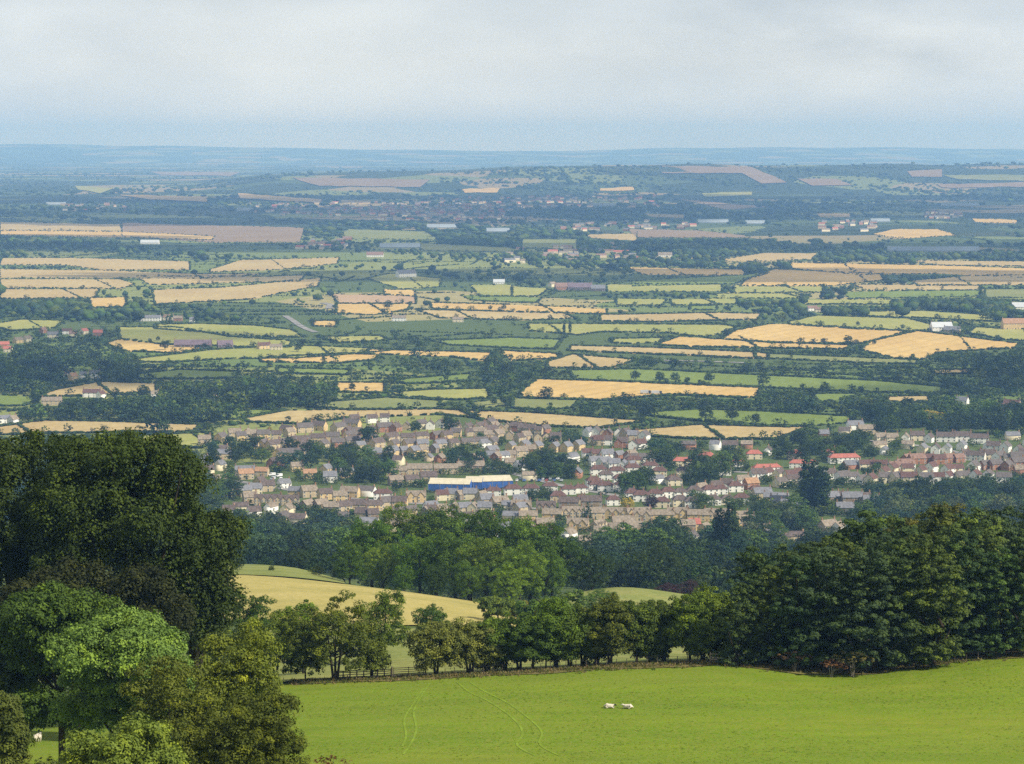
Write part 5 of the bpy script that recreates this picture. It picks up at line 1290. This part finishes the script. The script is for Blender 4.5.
# woods between the hill and the village
n = 1500
yy = RNG.uniform(740, 1480, n); uu = RNG.uniform(-60, 1090, n); xx = (uu-CX)/F*yy*1.015
keep = ~((uu > 215) & (uu < 330) & (yy < 800)) & ~((uu > 560) & (uu < 780) & (yy < 780))
xx, yy, uu = xx[keep], yy[keep], uu[keep]; zz = terr(xx, yy); hh = RNG.uniform(7, 14, len(xx))*np.where((uu > 335) & (uu < 610), 0.5, 1.0)
qx, qy = project(xx, yy, zz)
ok = ~inm(hmask, qx, qy-hh*F/yy*0.8); xx, yy, zz, hh = xx[ok], yy[ok], zz[ok], hh[ok]
joined('hillside_woodland', T_NEAR, np.stack([xx, yy, zz-0.3], 1), hh, hh*RNG.uniform(0.85, 1.25, len(hh)), colsfor(len(hh), PAL*np.array([0.55, 0.64, 0.95])), M['leafc'], 'continuous mixed woodland on the slope below the village', 'woodland')  # palette shifted to dark blue-green: extra distance haze put into the leaf colour

fill(mask, [(283,315),(297,314),(312,327),(324,331),(316,334),(300,332),(288,325)]); fill(mask, [(321,302),(333,303),(330,311),(324,310)])
VILL = np.zeros((MHt, MW), bool)
fill(VILL, [(195,440),(245,430),(350,418),(470,414),(600,430),(640,438),(760,441),(860,432),(900,434),(1074,436),(1074,484),(870,490),(850,530),(760,552),(600,552),(340,530),(195,520)])

# hedges and trees of the vale: everything outside fields, kept low wherever a field shows behind
def scatter(y0, y1, n, hm, cell):
    px = RNG.uniform(-30, 1054, n); py = y0+(y1-y0)*RNG.random(n)
    bad = inm(mask, px, py) | inm(VILL, px, py) | inm(hmask, px, py+0.7); px, py = px[~bad], py[~bad]
    x, y, z = hit(px, py)
    g = np.sin(x/310+1.7*np.sin(y/900))+np.sin(y/700+2*np.sin(x/500))+0.8*np.sin(x/90+y/130)
    wood = (px > 860) & (py > 355) | (px < 215) & (py > 330) | (py > 432)
    op = RNG.random(len(x)) < np.where(wood, 1.0, np.clip(0.55+0.45*g, 0.07, 1.0))
    px, py, x, y, z, g = px[op], py[op], x[op], y[op], z[op], g[op]
    h = hm*np.clip(0.55+0.22*g+0.28*RNG.normal(size=len(x)), 0.15, 1.4)
    w = h*RNG.uniform(0.9, 1.5, len(h))
    for _ in range(7):
        top = py-h*F/y; hw = w*F/y*0.45
        b = inm(mask, px, top) | inm(mask, px-hw, top+h*F/y*0.35) | inm(mask, px+hw, top+h*F/y*0.35) | inm(mask, px, top+h*F/y*0.45) | inm(hmask, px, top+h*F/y*.3)
        h = np.where(b, h*0.68, h); w = np.where(b, np.maximum(w*0.72, 3.0), w)
    ok = h > 1.0
    return px[ok], py[ok], x[ok], y[ok], z[ok], h[ok], w[ok]
HX, HY = [], []
for kind, poly in FIELDS:
    for i in range(len(poly)):
        a, b = poly[i], poly[(i+1) % len(poly)]; L = math.hypot(b[0]-a[0], (b[1]-a[1])*4); gap = random.random() < 0.12
        far = (a[1]+b[1])/2 < 300
        for q in range(int(L*(0.3 if gap else 0.75 if far else 1.3))):
            t_ = random.random(); HX.append(a[0]+(b[0]-a[0])*t_+random.uniform(-.3, .3)); HY.append(a[1]+(b[1]-a[1])*t_+random.uniform(-.35, .35))
    if kind in 'YTL' and random.random() < 0.5:      # a hedge across a long field
        xs = [p[0] for p in poly]; xm = random.uniform(min(xs)+15, max(xs)-15) if max(xs)-min(xs) > 60 else None
        if xm:
            for q in range(26):
                HX.append(xm+random.uniform(-1, 1)+q*0.8); HY.append(min(p[1] for p in poly)+q/26*(max(p[1] for p in poly)-min(p[1] for p in poly)))
HX, HY = np.array(HX), np.array(HY); x, y, z = hit(HX, HY)
ex, ey = [], []
for q in range(330):
    y0_ = 2150*(4.2**random.random()); x0_ = random.uniform(-.23, .23)*y0_; a = random.choice([random.gauss(0.1, .25), random.gauss(0.1, .25), random.gauss(1.5, .3)]); L = random.uniform(120, 420)
    m_ = int(L/4.2); cv = random.uniform(-.35, .35)
    for k_ in range(m_):
        t_ = k_/m_; ex.append(x0_+math.cos(a+cv*t_)*L*t_+random.uniform(-1, 1)); ey.append(y0_+math.sin(a+cv*t_)*L*t_+random.uniform(-1, 1))
ex, ey = np.array(ex), np.array(ey); ez = terr(ex, ey); qx, qy = project(ex, ey, ez)
ok = ~inm(mask, qx, qy) & ~inm(VILL, qx, qy) & (qy < 440) & (qx > -45) & (qx < 1070); x, y, z = np.r_[x, ex[ok]], np.r_[y, ey[ok]], np.r_[z, ez[ok]]
h = RNG.uniform(1.3, 2.7, len(x))*np.where(RNG.random(len(x)) < 0.035, 3.0, 1.0); w = h*RNG.uniform(1.4, 2.6, len(h))
b_ = h > 3.6; w = np.where(b_, h*1.1, w)
joined('field_trees', T_MID, np.stack([x, y, z-0.2], 1)[b_], h[b_]*1.1, w[b_], colsfor(b_.sum(), PAL[:3]), M['leafc'], 'odd trees standing in the clipped field hedges', 'trees')
x, y, z, h, w = [q[~b_] for q in (x, y, z, h, w)]
joined('field_hedges', T_FAR, np.stack([x, y, z-0.2], 1), h, w, colsfor(len(h), PAL[:3]*0.8), M['leafc'], 'clipped hedges with odd trees along the field edges', 'hedges')
px, py, x, y, z, h, w = scatter(318, 446, 15000, 14.5, 1)
big = h > 4.2
joined('vale_trees', T_MID, np.stack([x, y, z-0.2], 1)[big], h[big], w[big], colsfor(big.sum()), M['leafc'], 'countless trees between the nearer fields of the vale', 'trees')
sm = ~big
joined('vale_hedges', T_FAR, np.stack([x, y, z-0.2], 1)[sm], h[sm], w[sm]*1.2, colsfor(sm.sum()), M['leafc'], 'hedges and scrub along the nearer field edges', 'hedges')
px, py, x, y, z, h, w = scatter(240, 322, 17000, 12.5, 1)
joined('middle_vale_trees', T_FAR, np.stack([x, y, z-0.2], 1), h, w*1.15, colsfor(len(h)), M['leafc'], 'trees and hedges across the middle of the vale', 'trees')
px, py, x, y, z, h, w = scatter(164, 246, 15000, 11.0, 1)
joined('distant_trees', T_FAR, np.stack([x, y, z-0.2], 1), h*1.1, w*2.0, colsfor(len(h)), M['leafc'], 'distant belts of trees fading below the low ridge', 'trees')
px, py, x, y, z, h, w = scatter(446, 552, 5200, 10.0, 1)
joined('village_edge_trees', T_NEAR[:2]+T_MID[:2], np.stack([x, y, z-0.2], 1), h, w, colsfor(len(h)), M['leafc'], 'thick belts of trees round the edges of the village', 'trees')
# gardens in the village
n = 15000
px = RNG.uniform(190, 1054, n); py = RNG.uniform(420, 552, n)
ok = inm(VILL, px, py) & ~inm(hmask, px, py) & ~inm(mask, px, py); px, py = px[ok], py[ok]
x, y, z = hit(px, py); h = RNG.uniform(2.2, 8.5, len(x))
for _ in range(5):
    b = inm(htop, px, py-h*F/y*0.9) | inm(htop, px, py-h*F/y*0.5) | inm(mask, px, py-h*F/y); h = np.where(b, h*0.75, h)
joined('garden_greenery', T_MID, np.stack([x, y, z-0.1], 1), h, h*RNG.uniform(0.9, 1.4, len(h)), colsfor(len(h), np.array([CC['dark'], CC['mid'], CC['mid'], CC['blue'], CC['olive'], CC['pale']])), M['leafc'], 'shrubs, hedges and small trees filling the village gardens', 'shrubs')
def tuft(seed, nb, wid):
    rg = np.random.default_rng(seed); V, Q = [], []
    for i in range(nb):
        a = rg.uniform(0, 6.28); o = rg.normal(size=2)*0.3; l = rg.normal(size=2)*0.35; d = np.array([math.cos(a), math.sin(a)])*wid; h = rg.uniform(.5, 1)
        V += [(o[0]-d[0], o[1]-d[1], 0), (o[0]+d[0], o[1]+d[1], 0), (o[0]+l[0]+d[0]*.3, o[1]+l[1]+d[1]*.3, h), (o[0]+l[0]-d[0]*.3, o[1]+l[1]-d[1]*.3, h)]; Q.append([4*i, 4*i+1, 4*i+2, 4*i+3])
    return np.array(V), np.array(Q), rg.uniform(.2, .8, len(V))
TU = [tuft(300+i, 9, 0.14) for i in range(4)]
n = 11000; yy = RNG.uniform(236, 301, n); uu = RNG.uniform(285, 1050, n); xx = (uu-CX)/F*yy*1.015
g = np.sin(xx*.11+yy*.05)+np.sin(yy*.23+1)+RNG.normal(size=n)*.8; ok = (yy < np.interp(uu, [e[0] for e in EDGE], [e[1] for e in EDGE])-1) & (g > -0.4); xx, yy = xx[ok], yy[ok]
GC = np.array([(0.20, 0.29, 0.015), (0.17, 0.25, 0.012), (0.26, 0.29, 0.035), (0.15, 0.23, 0.01)])
hh = RNG.uniform(.04, .10, len(xx)); joined('pasture_tufts', TU, np.stack([xx, yy, terr(xx, yy)+.21], 1), hh, hh*2.6, colsfor(len(xx), GC), M['leafc'], 'uneven tufts of grass all over the pasture', 'grass')
n = 5000; uu = RNG.uniform(290, 1060, n); e = np.interp(uu, [q[0] for q in EDGE], [q[1] for q in EDGE]); yy = e+RNG.normal(size=n)*1.8+0.6; xx = (uu-CX)/F*yy*1.015
GC = np.array([(0.22, 0.18, 0.07), (0.15, 0.15, 0.04), (0.09, 0.12, 0.02), (0.26, 0.20, 0.10)])
hh = RNG.uniform(.15, .42, n); joined('verge_grass', TU, np.stack([xx, yy, terr(xx, yy)+.2], 1), hh, hh*1.3, colsfor(n, GC), M['leafc'], 'long dry grass along the far edge of the pasture', 'grass')
# far town
def housebox():
    V = np.array([(-.5,-.35,0),(.5,-.35,0),(.5,.35,0),(-.5,.35,0),(-.5,-.35,.55),(.5,-.35,.55),(.5,.35,.55),(-.5,.35,.55),(-.5,0,1),(.5,0,1)])
    return V
def town(name, boxes, n, label):
    px = np.concatenate([RNG.uniform(b[0], b[1], int(n*b[4])) for b in boxes]); py = np.concatenate([RNG.uniform(b[2], b[3], int(n*b[4])) for b in boxes])
    bad = inm(mask, px, py); px, py = px[~bad], py[~bad]; x, y, z = hit(px, py)
    B = housebox(); T = [(B, np.array([(0,1,5,4),(1,2,6,5),(2,3,7,6),(3,0,4,7)]), np.full(10, .5))]
    m_ = len(x); L = RNG.uniform(10, 26, m_); rot = RNG.uniform(-.6, .6, m_)
    VV, QQ, MI = [], [], []
    q = np.array([(0,1,5,4),(1,2,6,5),(2,3,7,6),(3,0,4,7),(4,5,9,8),(6,7,8,9),(5,6,9,9),(7,4,8,8)])
    q = np.array([(0,1,5,4),(2,3,7,6),(4,5,9,8),(6,7,8,9)]); tri = None
    for i in range(m_):
        c, s = math.cos(rot[i]), math.sin(rot[i]); P = B*np.array([L[i], 11, 9.5])
        VV.append(np.stack([P[:, 0]*c-P[:, 1]*s+x[i], P[:, 0]*s+P[:, 1]*c+y[i], P[:, 2]+z[i]], 1)); QQ.append(q+i*10); MI += [int(RNG.choice([0, 0, 1, 1, 2]))]*2+[int(RNG.choice([3, 3, 4, 5, 5, 6, 6]))]*2
    me = mesh_np(name, np.concatenate(VV), np.concatenate(QQ), [W['cream'], W['stone'], W['brick'], RF['rosy'], RF['red'], RF['slate'], RF['brown']], midx=MI)
    tag(link(bpy.data.objects.new(name, me)), label, 'town', None, 'stuff')
town('distant_town', [(250,400,203,216,.25),(380,512,203,222,.35),(400,560,198,212,.2),(512,660,196,208,.2)], 420, 'far town of red and white houses under the low ridge')
town('distant_village', [(505,640,246,264,.22),(560,700,222,232,.2),(925,960,213,219,.15),(820,880,222,232,.1),(60,130,204,212,.1),(300,350,240,250,.1)], 220, 'scattered far villages across the vale')

# ------------------------------------------------------------------ light, air, clouds
SUN_EL, SUN_AZ = R(44), R(116)        # azimuth from +Y towards +X; sun to the right and a little behind
sd = Vector((math.sin(SUN_AZ)*math.cos(SUN_EL), math.cos(SUN_AZ)*math.cos(SUN_EL), math.sin(SUN_EL)))
sl = bpy.data.lights.new('sun', 'SUN'); sl.energy = 5.0; sl.angle = R(1.0); sl.color = (1.0, 0.94, 0.84)
so = link(bpy.data.objects.new('sun', sl)); so.rotation_euler = sd.to_track_quat('Z', 'Y').to_euler()

w = bpy.data.worlds.new('World'); scene.world = w; w.use_nodes = True; t = w.node_tree
bg = t.nodes['Background']
sky = N(t, 'ShaderNodeTexSky'); sky.sky_type = 'NISHITA'; sky.sun_disc = False; sky.sun_elevation = SUN_EL; sky.sun_rotation = SUN_AZ; sky.altitude = 240
tc = N(t, 'ShaderNodeTexCoord'); G = tc.outputs['Generated']
cn = noise(t, G, 3.4, 5, 0.5, (1, 1, 2.6)); cn2 = noise(t, G, 6.0, 5, 0.55, (1, 1, 2.4))
sz = N(t, 'ShaderNodeSeparateXYZ'); t.links.new(G, sz.inputs[0])
cl_ = ramp(t, cn, [(0.34, (4.3, 4.6, 4.65)), (0.5, (5.5, 5.85, 5.85)), (0.64, (7.6, 7.9, 7.7))])
cn3 = noise(t, G, 11.0, 6, 0.55, (1, 1, 2.8))
cl_ = mixc(t, val(t, cn3, 0.42, 0.66, 0, 0.6), cl_, (7.8, 8.1, 7.9))
cl_ = mixc(t, val(t, cn2, 0.38, 0.66, 0, 0.5), cl_, (4.6, 5.0, 5.15))
gr = ramp(t, sz.outputs[2], [(0.0, (1.55, 1.44, 1.34)), (0.022, (1.3, 1.25, 1.2)), (0.07, (0.86, 0.85, 0.85))])
gl = N(t, 'ShaderNodeVectorMath', operation='DISTANCE'); t.links.new(G, gl.inputs[0]); gl.inputs[1].default_value = (-0.06, 1.0, 0.035)
cl_ = mixc(t, val(t, gl.outputs['Value'], 0.0, 0.16, 0.45, 0.0), cl_, (8.2, 8.5, 8.2))
cl_ = mixc(t, 1.0, cl_, gr, 'MULTIPLY')
sk = mixc(t, 0.96, sky.outputs[0], cl_)
t.links.new(sk, bg.inputs['Color']); bg.inputs['Strength'].default_value = 0.10

def cloud_mat(lo=0.08, hi=0.34):
    m, t, b = nt('cloud_vapour'); b.inputs['Base Color'].default_value = (0.85, 0.86, 0.88, 1); b.inputs['Roughness'].default_value = 1
    tr = N(t, 'ShaderNodeBsdfTransparent'); mx = N(t, 'ShaderNodeMixShader')
    P = N(t, 'ShaderNodeNewGeometry').outputs['Position']
    f = val(t, noise(t, P, 1/160.0, 4, 0.6), 0.3, 0.65, lo, hi)
    t.links.new(f, mx.inputs[0]); t.links.new(tr.outputs[0], mx.inputs[1]); t.links.new(b.outputs[0], mx.inputs[2])
    t.links.new(mx.outputs[0], t.nodes['Material Output'].inputs[0]); return m
M['cloud'] = cloud_mat(); M['thick'] = cloud_mat(0.3, 0.62)
def cloud(gx, gy, rx, ry, alt=1700, mat='cloud'):
    """a flat-bottomed cloud whose shadow falls at gx, gy"""
    k = alt/sd.z; bm = bmesh.new(); bmesh.ops.create_icosphere(bm, subdivisions=4, radius=1)
    from mathutils import noise as mn
    for v in bm.verts:
        p = v.co*2.2+Vector((gx*.01, gy*.01, 0)); d = 1+0.45*mn.fractal(p, 1.0, 2.0, 4)
        v.co = Vector((v.co.x*rx*d, v.co.y*ry*d, max(v.co.z, -0.25)*min(rx, ry)*0.25*d))
    me = bpy.data.meshes.new('cloud'); bm.to_mesh(me); bm.free(); me.materials.append(M[mat]); me.update()
    o = tag(link(bpy.data.objects.new('cloud', me)), kind='structure'); o.location = (gx+sd.x*k, gy+sd.y*k, alt)
for c in [(350,4500,1000,230),(-700,2500,380,120),(850,2520,420,110),(-1300,3700,500,200),(100,5700,1500,260),(-700,8300,1500,900),(900,9000,1700,900),(0,10900,3900,600),(-1500,10500,900,500),(-1800,6300,900,300),(1500,5600,700,260),(-600,3050,300,110),(600,2400,260,60)]:
    cloud(*c, mat='thick' if c[1] > 4000 or abs(c[0]) > 650 else 'cloud')

hz = bpy.data.meshes.new('haze')
hb = MB(); hb.box(-22000, 22000, -1550, 49500, -3, 640); haze = hb.build('haze', [], None)
m = bpy.data.materials.new('haze_air'); m.use_nodes = True; t = m.node_tree; t.nodes.remove(t.nodes['Principled BSDF'])
pv = N(t, 'ShaderNodeVolumePrincipled'); pv.inputs['Color'].default_value = (0.27, 0.52, 1.0, 1); pv.inputs['Absorption Color'].default_value = (0.35, 0.35, 0.35, 1); pv.inputs['Density'].default_value = 7.0e-5; pv.inputs['Anisotropy'].default_value = 0.0
t.links.new(pv.outputs[0], t.nodes['Material Output'].inputs['Volume'])
haze.data.materials.clear(); haze.data.materials.append(m); tag(haze, kind='stuff')

LONGL = [o['label'] for o in scene.objects if o.get('label') and len(o['label'].replace('-', ' ').split()) > 16]
# ------------------------------------------------------------------ camera and render
cam = bpy.data.cameras.new('camera'); co = link(bpy.data.objects.new('camera', cam)); scene.camera = co
cam.sensor_width = 36; cam.lens = 36*F/1024; cam.clip_start = 1; cam.clip_end = 120000
co.location = (0, 0, H); co.rotation_euler = (math.pi/2-PITCH, 0, 0)
vs = scene.view_settings; vs.view_transform = 'Standard'; vs.look = 'None'; vs.gamma = 1.0; vs.exposure = 0.3; vs.use_curve_mapping = False
cy = scene.cycles; cy.volume_bounces = 3; cy.max_bounces = 6; cy.diffuse_bounces = 2; cy.transparent_max_bounces = 12; cy.use_denoising = False
